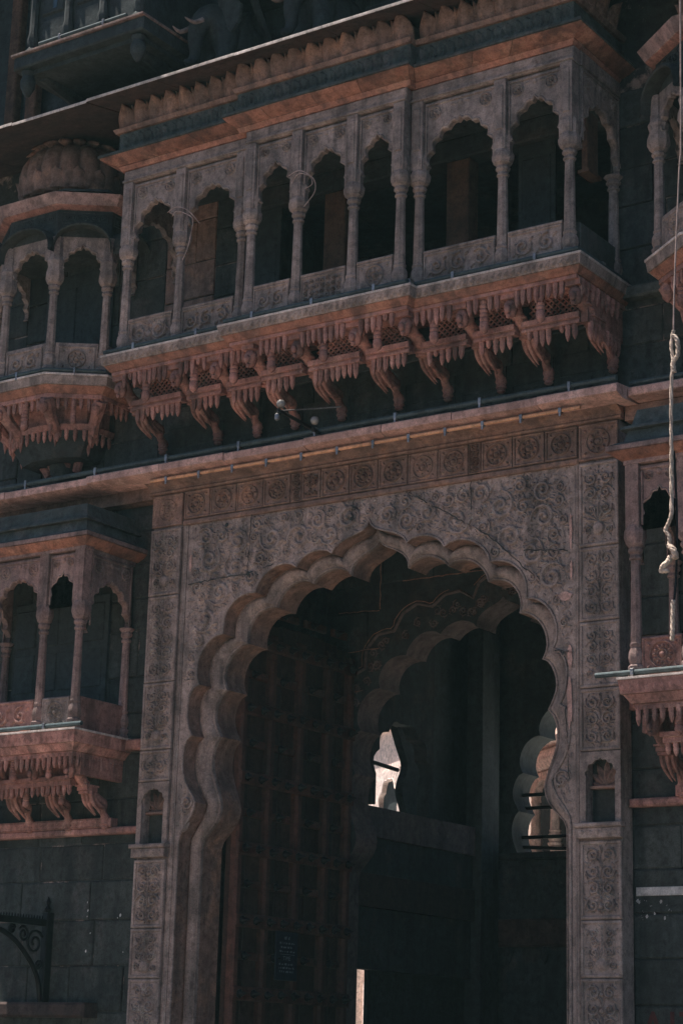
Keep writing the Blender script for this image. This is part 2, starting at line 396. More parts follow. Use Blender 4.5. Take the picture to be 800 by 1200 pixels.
# ------------------------------------------------------------------ generic carved pieces
def arch_curve(w, zs, za, m=0.0, lobes=4, bulge=0.32, tip=0.06, pts=5):
    """cusped arch from (m, zs) to (w-m, zs) with apex za, left to right"""
    half = []
    Q = []
    for i in range(lobes + 1):
        t = i / lobes; a = t * PI / 2
        Q.append((w / 2 - (w / 2 - m) * math.cos(a) ** 0.85, zs + (za - tip - zs) * math.sin(a) ** 1.05))
    for i in range(lobes):
        a, b = Q[i], Q[i + 1]; dx, dz = b[0] - a[0], b[1] - a[1]
        for k in range(pts):
            t = k / pts; q = math.sin(PI * t) * bulge
            half.append((a[0] + dx * t - dz * q, a[1] + dz * t + dx * q))
    top = (w / 2, za)
    return half + [top] + [(w - p[0], p[1]) for p in reversed(half)]
def arch_panel(parent, xf, s0, s1, zs, za, zt, mat, d0=0.0, d1=0.10, lobes=4, m=0.03, name='arch_panel', ros=True, zlow=None, frame_=True):
    w = s1 - s0; cur = arch_curve(w, zs, za, m, lobes); zl = zlow if zlow is not None else zs
    poly = [(0, zl), (0, zt), (w, zt), (w, zl)]
    if zl < zs: poly += [(w - m, zl)]
    poly += cur[::-1]
    if zl < zs: poly += [(m, zl)]
    mb = MB(lambda s, d, z: xf(s + s0, d, z)); mb.prism(poly, d0, d1)
    if frame_:
        e = 0.02; mb.box(e, w - e, d0 - 0.018, d0, zt - 0.045, zt - 0.02)
        mb.box(e, e + 0.02, d0 - 0.015, d0, zs + 0.1, zt - 0.05); mb.box(w - e - 0.02, w - e, d0 - 0.015, d0, zs + 0.1, zt - 0.05)
    # raised rim along the arch
    rim = [(p[0] + (0.012 if p[0] < w / 2 else -0.012) * 0, p[1] + 0.018) for p in cur[2:-2]]
    mb.ribbon2(rim, 0.03, 0.014, d0)
    if ros:
        r = min(0.075, w * 0.1)
        for cx in (0.05 + r * 1.25, w - 0.05 - r * 1.25): mb.rosette((cx, zt - 0.075 - r), r, 0.02, d0, 6)
        mb.boss((w / 2, zt - 0.085), 0.035, 0.02, d0)
        for sg in (-1, 1):
            mb.leaf((w / 2 + sg * 0.05, zt - 0.09), 0 if sg > 0 else PI, 0.10, 0.05, 0.016, d0)
    return mb.build(name, mat, parent)
def carved(mb, w, h, y0, hh=0.016, style='scroll', b=0.045, ox=0.0, oz=0.0, worn=True):
    """carved panel face in (x,z) of size w*h at plane y0 (raised to -y); origin ox,oz"""
    X = lambda x: ox + x; Z = lambda z: oz + z
    hh *= random.uniform(0.6, 1.15)
    for (x0, x1, z0, z1) in ((0, w, 0, b * 0.6), (0, w, h - b * 0.6, h), (0, b * 0.6, b * 0.6, h - b * 0.6), (w - b * 0.6, w, b * 0.6, h - b * 0.6)):
        mb.box(X(x0), X(x1), y0 - hh * 0.6, y0, Z(z0), Z(z1), min(0.008, hh * 0.5))
    iw, ih = w - 2 * b, h - 2 * b
    if style in ('scroll', 'vase') and iw > 0.2: mb.fill(X(b), X(w - b), Z(b), Z(h - b), y0, hh * 0.6, 0.045, None, X(w / 2))
    if style == 'scroll':
        r = iw / 4.25; rows = max(1, round(ih / (2.15 * r))); rz = ih / rows
        mb.ribbon2([(X(w / 2) + 0.012 * math.sin(i * 1.3), Z(b + ih * i / (rows * 4))) for i in range(rows * 4 + 1)], 0.022, hh, y0)
        for k in range(rows):
            cz = Z(b + rz * (k + 0.5)); ph = 0.4 + jit(0.5); d = 1 if k % 2 else -1; rr = min(r, rz / 2.1) * random.uniform(0.92, 1.04)
            for sg in (-1, 1):
                mb.scroll((X(w / 2 + sg * iw / 4), cz), rr, d * sg, ph if sg > 0 else PI - ph, hh, y0)
                mb.leaf((X(w / 2 + sg * 0.01), cz - rz * 0.45), PI / 2 - sg * 0.8, r * 0.8, r * 0.35, hh, y0)
            mb.leaf((X(w / 2), cz + rz * 0.2), PI / 2, r * 0.8, r * 0.5, hh * 1.2, y0)
            if random.random() < 0.4: mb.boss((X(w / 2), cz - rz * 0.1), r * 0.35, hh * 1.3, y0)
    elif style == 'vase':
        mb.boss((X(w / 2), Z(b + ih * 0.16)), iw * 0.22, hh * 1.5, y0, 10)
        for k in range(7):
            a = PI * (k + 0.5) / 7; mb.leaf((X(w / 2), Z(b + ih * 0.25)), a, ih * (0.22 + 0.1 * math.sin(a)), iw * 0.14, hh * 1.2, y0)
        for sg in (-1, 1):
            for k, zz in enumerate((0.42, 0.64, 0.85)):
                mb.scroll((X(w / 2 + sg * iw / 4), Z(b + ih * zz)), min(iw / 4.3, ih * 0.11), sg * (1 if k % 2 else -1), 0.5 if sg > 0 else PI - 0.5, hh, y0)
            mb.scroll((X(w / 2 + sg * iw * 0.34), Z(b + ih * 0.14)), iw * 0.13, -sg, 0.5, hh, y0, leaves=2)
        for k in range(5): mb.leaf((X(w / 2), Z(b + ih * (0.4 + 0.12 * k))), PI / 2, iw * 0.2, iw * 0.1, hh, y0)
    elif style == 'rosette':
        r = min(iw, ih) * 0.46; mb.rosette((X(w / 2) + jit(0.006), Z(h / 2) + jit(0.006)), r * random.uniform(0.9, 1.03), hh * 1.3, y0, random.choice((6, 7, 8, 8, 10, 12)))
        for sx in (-1, 1):
            for sz in (-1, 1):
                mb.leaf((X(w / 2 + sx * iw * 0.47), Z(h / 2 + sz * ih * 0.47)), math.atan2(-sz, -sx), r * 0.4, r * 0.3, hh, y0)
    elif style == 'row':
        k = max(1, round(iw / ih)); st = iw / k
        for i in range(k):
            c = (X(b + st * (i + 0.5)), Z(h / 2))
            t = i % 2
            mb.scroll(c, min(st, ih) * 0.42, 1 if t else -1, 0.4 + i, hh, y0)
            mb.leaf((c[0] - st * 0.45, c[1] - ih * 0.4), 0.8, st * 0.3, st * 0.14, hh, y0)
            mb.leaf((c[0] + st * 0.45, c[1] + ih * 0.4), PI + 0.8, st * 0.3, st * 0.14, hh, y0)
    elif style == 'lattice':
        k = max(3, round(iw / 0.075)); q = max(2, round(ih / 0.075))
        for i in range(k):
            for j in range(q):
                c = (X(b + iw * (i + 0.5) / k), Z(b + ih * (j + 0.5) / q))
                mb.scroll(c, 0.033, 1 if (i + j) % 2 else -1, i + j, hh, y0, leaves=1)
    return mb
COLPROF = [(1.35, 0), (1.35, .035), (1.05, .045), (1.3, .06), (1.35, .085), (1.0, .10), (1.12, .115), (1.28, .15), (1.2, .19), (.92, .225),
           (1.05, .235), (1.05, .25), (.9, .26), (.72, .87), (.95, .875), (1.0, .89), (.78, .905), (.78, .915), (1.1, .93), (1.15, .95), (.95, .965), (1.45, .99), (1.5, 1.0)]
def column_mesh(h, r, mat): return MB().lathe([(a * r, b * h) for a, b in COLPROF], (0, 0, 0), 8, PI / 8).mesh('column', mat, ang=30)
def tooth_mesh(h, r, mat):
    return MB().lathe([(r * 0.9, 0.01), (r, -h * 0.25), (r * 0.8, -h * 0.4), (r * 0.95, -h * 0.52), (r * 0.75, -h * 0.75), (r * 0.3, -h * 0.95), (0.002, -h)], (0, 0, 0), 6).mesh('pendant_tooth', mat, ang=50)
def tooth(parent, me, loc):
    if random.random() < 0.03: return
    o = link('pendant_tooth', me, parent, loc, jit(0.6)); q = 1 + jit(0.06)
    o.scale = (q, q, (1 + jit(0.10)) * (random.uniform(0.45, 0.7) if random.random() < 0.06 else 1)); o.rotation_euler[0] = jit(0.04); o.rotation_euler[1] = jit(0.04)
def drop_mesh(h, r, mat):
    pr = [(r, 0)]
    for k in range(6): pr += [(r * 0.8, -h * (0.05 + .12 * k)), (r * 1.05, -h * (0.09 + .12 * k)), (r * 1.0, -h * (0.15 + .12 * k))]
    pr += [(r * 1.15, -h * 0.80), (r * 0.9, -h * 0.92), (0.003, -h)]
    return MB().lathe(pr, (0, 0, 0), 8).mesh('hanging_drop', mat, ang=50)
def bracket_mesh(dep, hgt, wd, mat, name='bracket'):
    """carved bracket: foot at (0,0,0) on the wall, reaching -dep in y and hgt up: beast head, collar, hanging strands"""
    mb = MB(); h2 = wd / 2
    def sweep(pts, rad, wide=1.0, n=8):
        P = catmull(pts, 4); m_ = len(P); loops = []
        for i, p in enumerate(P):
            a_ = P[max(i - 1, 0)]; c_ = P[min(i + 1, m_ - 1)]; d = Vector((c_[1] - a_[1], c_[2] - a_[2])); d = d.normalized() if d.length else Vector((0, 1)); nr = Vector((-d.y, d.x))
            t = i / (m_ - 1) * (len(rad) - 1); k = min(int(t), len(rad) - 2); r_ = rad[k] + (rad[k + 1] - rad[k]) * (t - k)
            loops.append([(p[0] + wide * r_ * math.cos(q), p[1] + nr.x * r_ * math.sin(q), p[2] + nr.y * r_ * math.sin(q)) for q in [2 * PI * j / n for j in range(n)]])
        mb.loft(loops, True); mb.add(loops[0], [tuple(range(n))]); mb.add(loops[-1], [tuple(range(n))])
    # body from collar to the head under the slab
    sweep([(0, -0.55 * dep, 0.56 * hgt), (0, -0.70 * dep, 0.72 * hgt), (0, -0.80 * dep, 0.86 * hgt), (0, -0.92 * dep, 1.02 * hgt)], [0.055, 0.068, 0.055, 0.07, 0.06], 1.05)
    for k, t in enumerate((0.60, 0.66, 0.72)):           # ribs on the neck
        mb.lathe([(0.03, -0.018), (0.078, -0.010), (0.078, 0.010), (0.03, 0.018)], (0, -t * dep, (t + 0.02) * hgt), 10)
    # collar block with mouldings
    mb.box(-h2 * 1.1, h2 * 1.1, -0.63 * dep, -0.38 * dep, 0.46 * hgt, 0.535 * hgt); mb.box(-h2 * 1.3, h2 * 1.3, -0.66 * dep, -0.36 * dep, 0.54 * hgt, 0.575 * hgt); mb.box(-h2 * 1.0, h2 * 1.0, -0.60 * dep, -0.38 * dep, 0.40 * hgt, 0.455 * hgt)
    # strands hanging from the collar and curling back towards the wall
    for sg in (-1, 0, 1):
        e_ = 0.05 * abs(sg)
        sweep([(sg * h2 * 0.8, -0.52 * dep, 0.46 * hgt), (sg * h2 * 0.85, -0.46 * dep, 0.26 * hgt), (sg * h2 * 0.8, (-0.36 + e_) * dep, 0.12 * hgt), (sg * h2 * 0.7, (-0.26 + e_) * dep, 0.02 * hgt)], [0.030, 0.027, 0.023, 0.016, 0.004], 1.0, 6)
        sweep([(sg * h2 * 0.6, -0.42 * dep, 0.44 * hgt), (sg * h2 * 0.6, -0.33 * dep, 0.28 * hgt), (sg * h2 * 0.55, -0.20 * dep, 0.20 * hgt), (sg * h2 * 0.5, -0.10 * dep, 0.22 * hgt)], [0.03, 0.028, 0.022, 0.008], 1.0, 6)
    # slender S stem down to the foot
    sweep([(0, -0.42 * dep, 0.46 * hgt), (0, -0.22 * dep, 0.34 * hgt), (0, -0.10 * dep, 0.28 * hgt), (0, -0.10 * dep, 0.12 * hgt), (0, -0.03 * dep, 0.0)], [0.055, 0.055, 0.052, 0.042, 0.05], 1.0)
    mb.lathe([(0.03, -0.14), (0.05, -0.12), (0.04, -0.10), (0.062, -0.08), (0.05, -0.05), (0.066, -0.02), (0.05, 0.03)], (0, -0.03, 0), 8)
    # beast head: brow, snout, jaw, ears
    hx = -0.90 * dep; hz = 0.80 * hgt
    mb.lathe([(0.01, -0.085), (0.05, -0.065), (0.068, -0.01), (0.075, 0.05), (0.05, 0.10), (0.01, 0.115)], (0, hx - 0.02, hz), 8)
    mb.lathe([(0.004, -0.05), (0.03, -0.035), (0.036, 0.0), (0.027, 0.03), (0.004, 0.045)], (0, hx - 0.095, hz - 0.005), 7)
    mb.lathe([(0.004, -0.04), (0.022, -0.025), (0.026, 0.0), (0.004, 0.02)], (0, hx - 0.075, hz - 0.065), 6)
    for sg in (-1, 1):
        mb.lathe([(0.004, -0.04), (0.026, -0.01), (0.02, 0.04), (0.003, 0.065)], (sg * 0.066, hx + 0.015, hz + 0.055), 6)
        mb.lathe([(0.003, -0.014), (0.014, 0.0), (0.003, 0.014)], (sg * 0.035, hx - 0.075, hz + 0.035), 6)
    mb.box(-wd * 0.62, wd * 0.62, -dep * 1.0, -dep * 0.66, hgt * 1.0, hgt * 1.13)
    return mb.mesh(name, mat, ang=50)

def soffit(lo, hi, z0, z1, parent, mat, st=0.62):
    n_ = len(lo)
    for i in range(n_ - 1):
        a0, a1, b0, b1 = Vector(lo[i]), Vector(lo[i + 1]), Vector(hi[i]), Vector(hi[i + 1])
        k = max(1, round((a1 - a0).length / st)); cuts = [0] + sorted((j + jit(0.2)) / k for j in range(1, k)) + [1]
        for t0, t1 in zip(cuts, cuts[1:]):
            e_ = 0.003 / max((a1 - a0).length, 0.05); t0 += e_; t1 -= e_; dz = jit(0.004)
            P = [a0.lerp(a1, t0), a0.lerp(a1, t1), b0.lerp(b1, t1), b0.lerp(b1, t0)]
            M_ = [P[0].lerp(P[3], 0.55), P[1].lerp(P[2], 0.55)]; zm = z0 + (z1 - z0) * 0.38
            v = [(P[0].x, P[0].y, z0 + dz), (P[1].x, P[1].y, z0 + dz), (M_[1].x, M_[1].y, zm + dz), (M_[0].x, M_[0].y, zm + dz), (P[2].x, P[2].y, z1 + dz - 0.004), (P[3].x, P[3].y, z1 + dz - 0.004)]
            c0 = [(q[0], q[1], z1 + 0.0) for q in v[:2]]
            MB().add(v + c0, [(0, 1, 2, 3), (3, 2, 4, 5), (0, 3, 5, 6), (1, 7, 4, 2), (6, 5, 4, 7), (0, 6, 7, 1)]).build('soffit_slab', mat, parent)
# ------------------------------------------------------------------ gateway
gate = thing('gateway', 'tall carved grey stone gateway with scalloped pointed arch, scroll-filled spandrels and rosette frieze', 'gateway', (CX, 0, 0))
A_raw = [[(0, 7.82), (.05, 7.73), (.2, 7.67), (.36, 7.62), (.48, 7.55), (.53, 7.48)],
         [(.53, 7.48), (.60, 7.525), (.75, 7.54), (.88, 7.51), (.98, 7.45), (1.035, 7.37)],
         [(1.035, 7.37), (1.12, 7.42), (1.27, 7.43), (1.42, 7.385), (1.55, 7.29), (1.62, 7.19), (1.64, 7.12)],
         [(1.64, 7.12), (1.73, 7.125), (1.89, 7.085), (2.03, 6.97), (2.10, 6.82), (2.105, 6.65)],
         [(2.105, 6.65), (2.18, 6.645), (2.31, 6.585), (2.42, 6.46), (2.48, 6.31), (2.48, 6.14), (2.44, 6.05)],
         [(2.44, 6.05), (2.51, 6.02), (2.59, 5.9), (2.605, 5.74), (2.58, 5.55), (2.52, 5.43)],
         [(2.52, 5.43), (2.58, 5.40), (2.635, 5.25), (2.635, 5.02), (2.56, 4.82), (2.46, 4.68), (2.42, 4.6), (2.48, 4.44), (2.57, 4.32), (2.64, 4.2), (2.65, 4.12)]]
B_raw = [[(0, 7.62), (.04, 7.56), (.12, 7.52), (.24, 7.465), (.35, 7.39), (.40, 7.29), (.40, 7.24)],
         [(.40, 7.24), (.47, 7.31), (.64, 7.35), (.81, 7.31), (.92, 7.235), (.95, 7.2)],
         [(.95, 7.2), (1.05, 7.25), (1.22, 7.24), (1.37, 7.15), (1.46, 7.03), (1.48, 6.96)],
         [(1.48, 6.96), (1.57, 6.97), (1.73, 6.93), (1.85, 6.82), (1.905, 6.67), (1.89, 6.55)],
         [(1.89, 6.55), (1.98, 6.54), (2.12, 6.45), (2.21, 6.31), (2.235, 6.13), (2.18, 6.0)],
         [(2.18, 6.0), (2.27, 5.95), (2.345, 5.79), (2.345, 5.63), (2.25, 5.43)],
         [(2.25, 5.43), (2.32, 5.35), (2.365, 5.2), (2.35, 5.01), (2.26, 4.77), (2.205, 4.58), (2.25, 4.42), (2.35, 4.3), (2.45, 4.2), (2.48, 4.12)]]
def full_loop(raw, nseg=9):
    half = []
    for k, lobe in enumerate(raw):
        r_ = resample(catmull(lobe, 6), nseg if k < 6 else 16)
        half += r_ if k == 0 else r_[1:]
    half += [(half[-1][0], 2.0), (half[-1][0], 0.0)]
    return [(-x, z) for x, z in half[::-1]] + half[1:]
LA = full_loop(A_raw); LB = full_loop(B_raw)
def shifted(L, k=0.0, M=None, y=0.0, cx=CX, dz=0.0):
    return [(cx + (a[0] if M is None else a[0] + (b[0] - a[0]) * k), y, (a[1] if M is None else a[1] + (b[1] - a[1]) * k) + dz) for a, b in zip(L, M or L)]
# spandrel slab with the outer scalloped opening
XS = 2.72; ZT = 8.13
poly = [(CX - XS, 0), (CX - XS, ZT), (CX + XS, ZT), (CX + XS, 0)] + [(CX + x, z) for x, z in LA[::-1]]
sp = MB().faces2(poly, 0.05).build('spandrel', GREY, gate)
# spandrel scroll carving
rm = MB()
PA = np.array(LA)
def inside_arch(x, z):
    ins = False; n_ = len(LA); j = n_ - 1
    for i in range(n_):
        xi, zi = LA[i]; xj, zj = LA[j]
        if (zi > z) != (zj > z) and x < (xj - xi) * (z - zi) / (zj - zi) + xi: ins = not ins
        j = i
    return ins
discs = []
def try_disc(x, z, r):
    if abs(x) + r > XS - 0.06 or z + r > ZT - 0.05 or z < 4.2: return False
    if inside_arch(x, z) or np.min(np.hypot(PA[:, 0] - x, PA[:, 1] - z)) < r + 0.03: return False
    for (a, b, c) in discs:
        if math.hypot(a - x, b - z) < (r + c) * 0.9: return False
    discs.append((x, z, r)); return True
for r, tries in ((0.19, 900), (0.145, 2500), (0.105, 5000), (0.07, 7000)):
    for _ in range(tries):
        try_disc(random.uniform(-XS, XS), random.uniform(4.2, ZT), r * random.uniform(0.93, 1.06))
for (x, z, r) in discs:
    rm.scroll((CX + x, z), r * 0.93, random.choice((-1, 1)), random.uniform(0, 6.28), 0.032 if r > 0.1 else 0.024, 0.05, turns=1.5, leaves=6 if r > 0.1 else 3)
    if r > 0.1:
        for k in range(4):
            a = random.uniform(0, 6.28); rm.leaf((CX + x + r * 0.9 * math.cos(a), z + r * 0.9 * math.sin(a)), a + 0.8, r * 0.55, r * 0.3, 0.026, 0.05)
rm.fill(CX - XS + 0.05, CX + XS - 0.05, 4.3, ZT - 0.04, 0.05, 0.015, 0.06, lambda x, z: not inside_arch(x - CX, z) and np.min(np.hypot(PA[:, 0] - x + CX, PA[:, 1] - z)) > 0.07)
stuff(rm.build('scroll_carving', GREY, sp))
# leaf volutes at the arch feet
vm = MB()
for sg in (-1, 1):
    vm.scroll((CX + sg * 2.55, 4.62), 0.10, sg, 0.6, 0.03, 0.05, turns=1.4, leaves=2)
    for a, zz in ((0.4, 4.44), (0.8, 4.34), (1.2, 4.26)): vm.leaf((CX + sg * 2.60, zz), PI / 2 + sg * (-0.5 + a), 0.16, 0.07, 0.02, 0.05)
stuff(vm.build('volute_carving', GREY, sp))
ck = MB()
def crack(pts, w0=0.013):
    n_ = max(4, int(sum(math.dist(a_, b_) for a_, b_ in zip(pts, pts[1:])) / 0.05)); P = resample(pts, n_)
    ck.ribbon2([(CX + p[0] + jit(0.009), p[1] + jit(0.009)) for p in P], w0, 0.004, 0.012)
for pts in ([(-0.2, 8.1), (-0.24, 7.95), (-0.19, 7.83)], [(-2.66, 7.33), (-1.75, 7.36), (-1.35, 7.44)], [(-2.66, 6.12), (-2.5, 6.11)], [(0.55, 8.08), (1.1, 7.75), (1.65, 7.42), (2.3, 6.82)], [(2.66, 6.0), (2.49, 6.02)], [(1.4, 8.1), (1.42, 7.75)], [(2.64, 7.13), (2.1, 7.2)], [(-1.75, 7.36), (-1.72, 8.1)], [(2.62, 5.4), (2.66, 4.6)]): crack(pts)
for (x_, z_) in ((-1.74, 7.36), (-0.2, 7.98), (-0.23, 7.86), (2.6, 5.98), (-2.1, 8.02)): ck.boss((CX + x_, z_), 0.028, 0.004, 0.014, 8)
stuff(ck.build('cracks_and_holes', JOINT, sp))
# rim bead round the outer opening
bead = MB().tube([(CX + x * 1.004, 0.045, z + 0.006) for x, z in LA], 0.016, 5).build('arch_bead', GREY, gate)
# reveal of the outer opening, moulded ring and inner reveal
MB().loft([shifted(LA, y=0.052), shifted(LA, y=0.16), shifted(LA, 0.02, LB, 0.27)]).build('outer_reveal', WARM, gate, ang=30)  # warm bounced light on the reveal is put into its brown colour
prof = [(0.02, 0.272), (0.06, 0.285), (0.10, 0.262), (0.20, 0.235), (0.38, 0.222), (0.58, 0.228), (0.76, 0.25), (0.84, 0.275), (0.87, 0.283), (0.90, 0.268), (0.96, 0.268), (1.0, 0.285), (1.0, 0.32)]
MB().loft([shifted(LA, k, LB, y) for k, y in prof]).build('arch_ring', GREY, gate, ang=42)
MB().loft([shifted(LA, 1.0, LB, 0.32), shifted(LA, 1.0, LB, 0.50), shifted(LA, 1.0, LB, 0.68)]).build('inner_reveal', WARM, gate, ang=30)  # brown colour carries the ground bounce here too
# back face of the gateway so no light leaks round the reveal
poly = [(CX - 2.75, 0), (CX - 2.75, 8.3), (CX + 2.75, 8.3), (CX + 2.75, 0)] + [(CX + x, z) for x, z in LB[::-1]]
MB().faces2(poly, 0.679).build('arch_core', INNER, gate)
# incised line carving on the ring
rg = MB()
for i in range(6, len(LA) - 6):
    for k0, k1 in ((0.30, 0.70),):
        a, b = shifted(LA, k0, LB, 0.2225)[i], shifted(LA, k1, LB, 0.2415)[min(i + 1, len(LA) - 1)]
        rg.tube([a, b], 0.006, 4)
stuff(rg.build('ring_ribbing', GREY, gate))
# pilasters
JR = [8.09, 7.13, 6.30, 5.57, 4.89]; JL = [8.09, 7.22, 6.12, 5.28, 4.89]; LOW = [3.95, 3.13, 2.54, 1.75, 0.9, 0.25]
for sg, J in ((-1, JL), (1, JR)):
    xa, xb = (CX - 3.28, CX - 2.80) if sg < 0 else (CX + 2.80, CX + 3.28)
    pm_ = MB()
    for z0_, z1_ in ((0, 4.13), (4.885, 8.54)): pm_.box(xa + 0.004, xb - 0.004, 0.03, 0.26, z0_, z1_)
    pm_.box(xa + 0.004, xa + 0.07, 0.03, 0.26, 4.131, 4.884); pm_.box(xb - 0.07, xb - 0.004, 0.03, 0.26, 4.131, 4.884)
    pil = pm_.build('pilaster', GREY, gate)
    MB().box(xa + 0.071, xb - 0.071, 0.15, 0.26, 4.131, 4.884).build('niche_back', DARK, pil)
    def panel(z1, z0, style):
        m = MB(); m.box(xa, xb, 0.0, 0.028, z0 + 0.003, z1 - 0.003, 0.004)
        carved(m, xb - xa, z1 - z0 - 0.012, 0.0, 0.032, style, 0.06, xa, z0 + 0.006); return m.build('carved_panel', GREY, pil)
    for i in range(4): panel(J[i], J[i + 1], 'vase' if i in (0, 2) else 'scroll')
    for i in range(5): panel(LOW[i], LOW[i + 1], 'vase' if i % 2 else 'scroll')
    # niche with shell head and shelf
    w = xb - xa; e = 0.07
    cur = [(xa + e + p[0], p[1]) for p in arch_curve(w - 2 * e, 4.62, 4.82, 0.0, 3, 0.3, 0.04)]
    MB().prism([(xa, 4.13), (xa, 4.885), (xb, 4.885), (xb, 4.13), (xb - e, 4.13)] + cur[::-1] + [(xa + e, 4.13)], -0.012, 0.028).build('niche_frame', GREY, pil)
    m = MB(); c0 = ((xa + xb) / 2, 4.53)
    for k in range(7):
        a = PI * (k + 0.5) / 7; m.leaf(c0, a, 0.17 + 0.12 * math.sin(a), 0.095, 0.05, 0.149)
    m.box(xa + e + 0.002, xb - e - 0.002, 0.06, 0.149, 4.50, 4.535, 0.008); m.build('shell_carving', WARM, pil)
    m = MB(); m.box(xa - 0.04, xb + 0.04, -0.10, 0.028, 4.08, 4.13, 0.012); m.box(xa - 0.02, xb + 0.02, -0.07, 0.028, 3.97, 4.078, 0.01)
    for k in range(5): m.leaf((xa + (k + 0.5) * w / 5, 4.06), -PI / 2, 0.07, 0.08, 0.02, -0.07)
    m.build('niche_shelf', GREY, pil)
    # vertical mouldings beside the spandrel
    xm = CX + sg * 2.76
    for dx, r_ in ((-0.028, 0.014), (0.0, 0.02), (0.028, 0.012)):
        MB().tube([(xm + dx, 0.045, 0), (xm + dx, 0.045, 3.9), (xm + dx, 0.045, ZT)], r_, 6).build('moulding_strip', GREY, gate)
    MB().box(min(CX + sg * 2.722, CX + sg * 2.798), max(CX + sg * 2.722, CX + sg * 2.798), 0.052, 0.24, 0, 8.13).build('moulding_bed', GREY, gate)
    # head tile
    m = MB(); m.box(xa, xb, -0.005, 0.028, 8.115, 8.53, 0.006); carved(m, w, 0.415, -0.005, 0.02, 'rosette', 0.05, xa, 8.115); m.build('rosette_tile', WARM, pil)
pp = MB()
for (x_, z_, w_, h_) in ((2.655, 5.45, 0.035, 0.28), (2.66, 5.95, 0.03, 0.14), (2.60, 6.62, 0.09, 0.05), (2.675, 7.35, 0.018, 0.22), (2.68, 6.9, 0.015, 0.12), (-2.66, 7.6, 0.02, 0.12)):
    pp.add([(CX + x_ + w_ * random.uniform(0.75, 1.15) * math.cos(i * PI / 8), 0.032, z_ + h_ * random.uniform(0.8, 1.1) * math.sin(i * PI / 8)) for i in range(16)], [tuple(range(16))])
stuff(pp.build('plaster_patch', PINK, gate))
# frieze
fr = MB().box(CX - 2.795, CX + 2.795, 0.03, 0.24, 8.135, 8.55).build('frieze', WARM, gate)
x = CX - 2.78; k = 0
widths = [0.385, 0.385, 0.385, 0.385, 0.16, 0.26, 0.385, 0.385, 0.385, 0.385, 0.385, 0.16, 0.385, 0.385, 0.385]
sc_ = 5.56 / sum(widths)
for w in widths:
    w *= sc_; m = MB(); m.box(x + 0.003, x + w - 0.003, 0.008, 0.028, 8.175, 8.535, 0.004)
    carved(m, w - 0.012, 0.36, 0.008, 0.032, 'rosette' if w > 0.3 else 'scroll', 0.04 if w > .2 else 0.025, x + 0.006, 8.175)
    m.build('rosette_tile', WARM, fr); x += w
MB().box(CX - 2.79, CX + 2.79, 0.0, 0.24, 8.10, 8.165, 0.012).build('frieze_moulding', WARM, gate)
m = MB()
sec = [(0.05, 8.54), (-0.035, 8.545), (-0.04, 8.57), (-0.015, 8.585), (-0.03, 8.62), (-0.10, 8.66), (-0.20, 8.69), (0.05, 8.69)]
m.add([(CX - 3.33, p[0], p[1]) for p in sec] + [(CX + 3.33, p[0], p[1]) for p in sec], [tuple(range(8)), tuple(range(15, 7, -1))] + [(q, (q + 1) % 8, (q + 1) % 8 + 8, q + 8) for q in range(8)])
m.build('cove_cornice', WARM, gate)

# ------------------------------------------------------------------ main balcony
bal = thing('hanging_balcony', 'long carved balcony with seven arched openings, projecting above the gateway on brackets', 'balcony', (-0.1, 0.25, 9.2), 'hanging stone balconies')
SZ = 10.0
def path_prism(pts, z0, z1, name, mat, parent, inset=0.0, ch=0.0, pts2=None):
    return MB().prismz(pts, z0, z1, pts2).build(name, mat, parent)
def plan(off, yb=0.26):        # stepped plan of the balcony, grown outwards by off
    return [(-3.36 - off, yb), (-3.36 - off, -0.88 - off), (-1.40 - off, -0.88 - off), (-1.40 - off, -1.01 - off), (1.08 + off, -1.01 - off),
            (1.08 + off, -0.88 - off), (3.17 + off, -0.88 - off), (3.17 + off, yb)]
MB().prismz(plan(0.11), 10.02, 10.125, plan(0.13)).build('floor_slab', GREY, bal)
MB().prismz(plan(0.135), 10.127, 10.155).build('slab_edge', PALE, bal)  # pale colour stands in for sun catching the slab edge
MB().prismz(plan(0.035), 9.945, 10.018, plan(0.095)).build('slab_moulding', ORANGE, bal)
MB().prismz(plan(0.02), 9.90, 9.943).build('tooth_beam', RED, bal)
# slab carving: little leaves along the front edge
m = MB()
for (x0, x1, y) in ((-3.46, -1.52, -1.0), (-1.50, 1.18, -1.13), (1.2, 3.27, -1.0)):
    k = int((x1 - x0) / 0.085)
    for i in range(k):
        m.leaf((x0 + (i + 0.2) * (x1 - x0) / k, 10.03), 0.85, 0.115, 0.06, 0.03, y + 0.004)
stuff(m.build('slab_carving', GREY, bal))
BX = [-3.31, -2.42, -1.80, -1.19, -0.50, 0.32, 1.00, 1.69, 2.31, 3.12]
brm = bracket_mesh(1.0, 0.52, 0.125, RED); tm = tooth_mesh(0.20, 0.036, RED); tm2 = tooth_mesh(0.20, 0.037, RED); dm = drop_mesh(0.42, 0.05, RED)
def mid(x): return -1.30 < x < 1.05
for x in BX:
    o = link('bracket', brm, bal, (x, 0.12 if not mid(x) else 0.08, 9.27))
    o.scale = (1.15, 0.98 if not mid(x) else 1.06, 1.10)
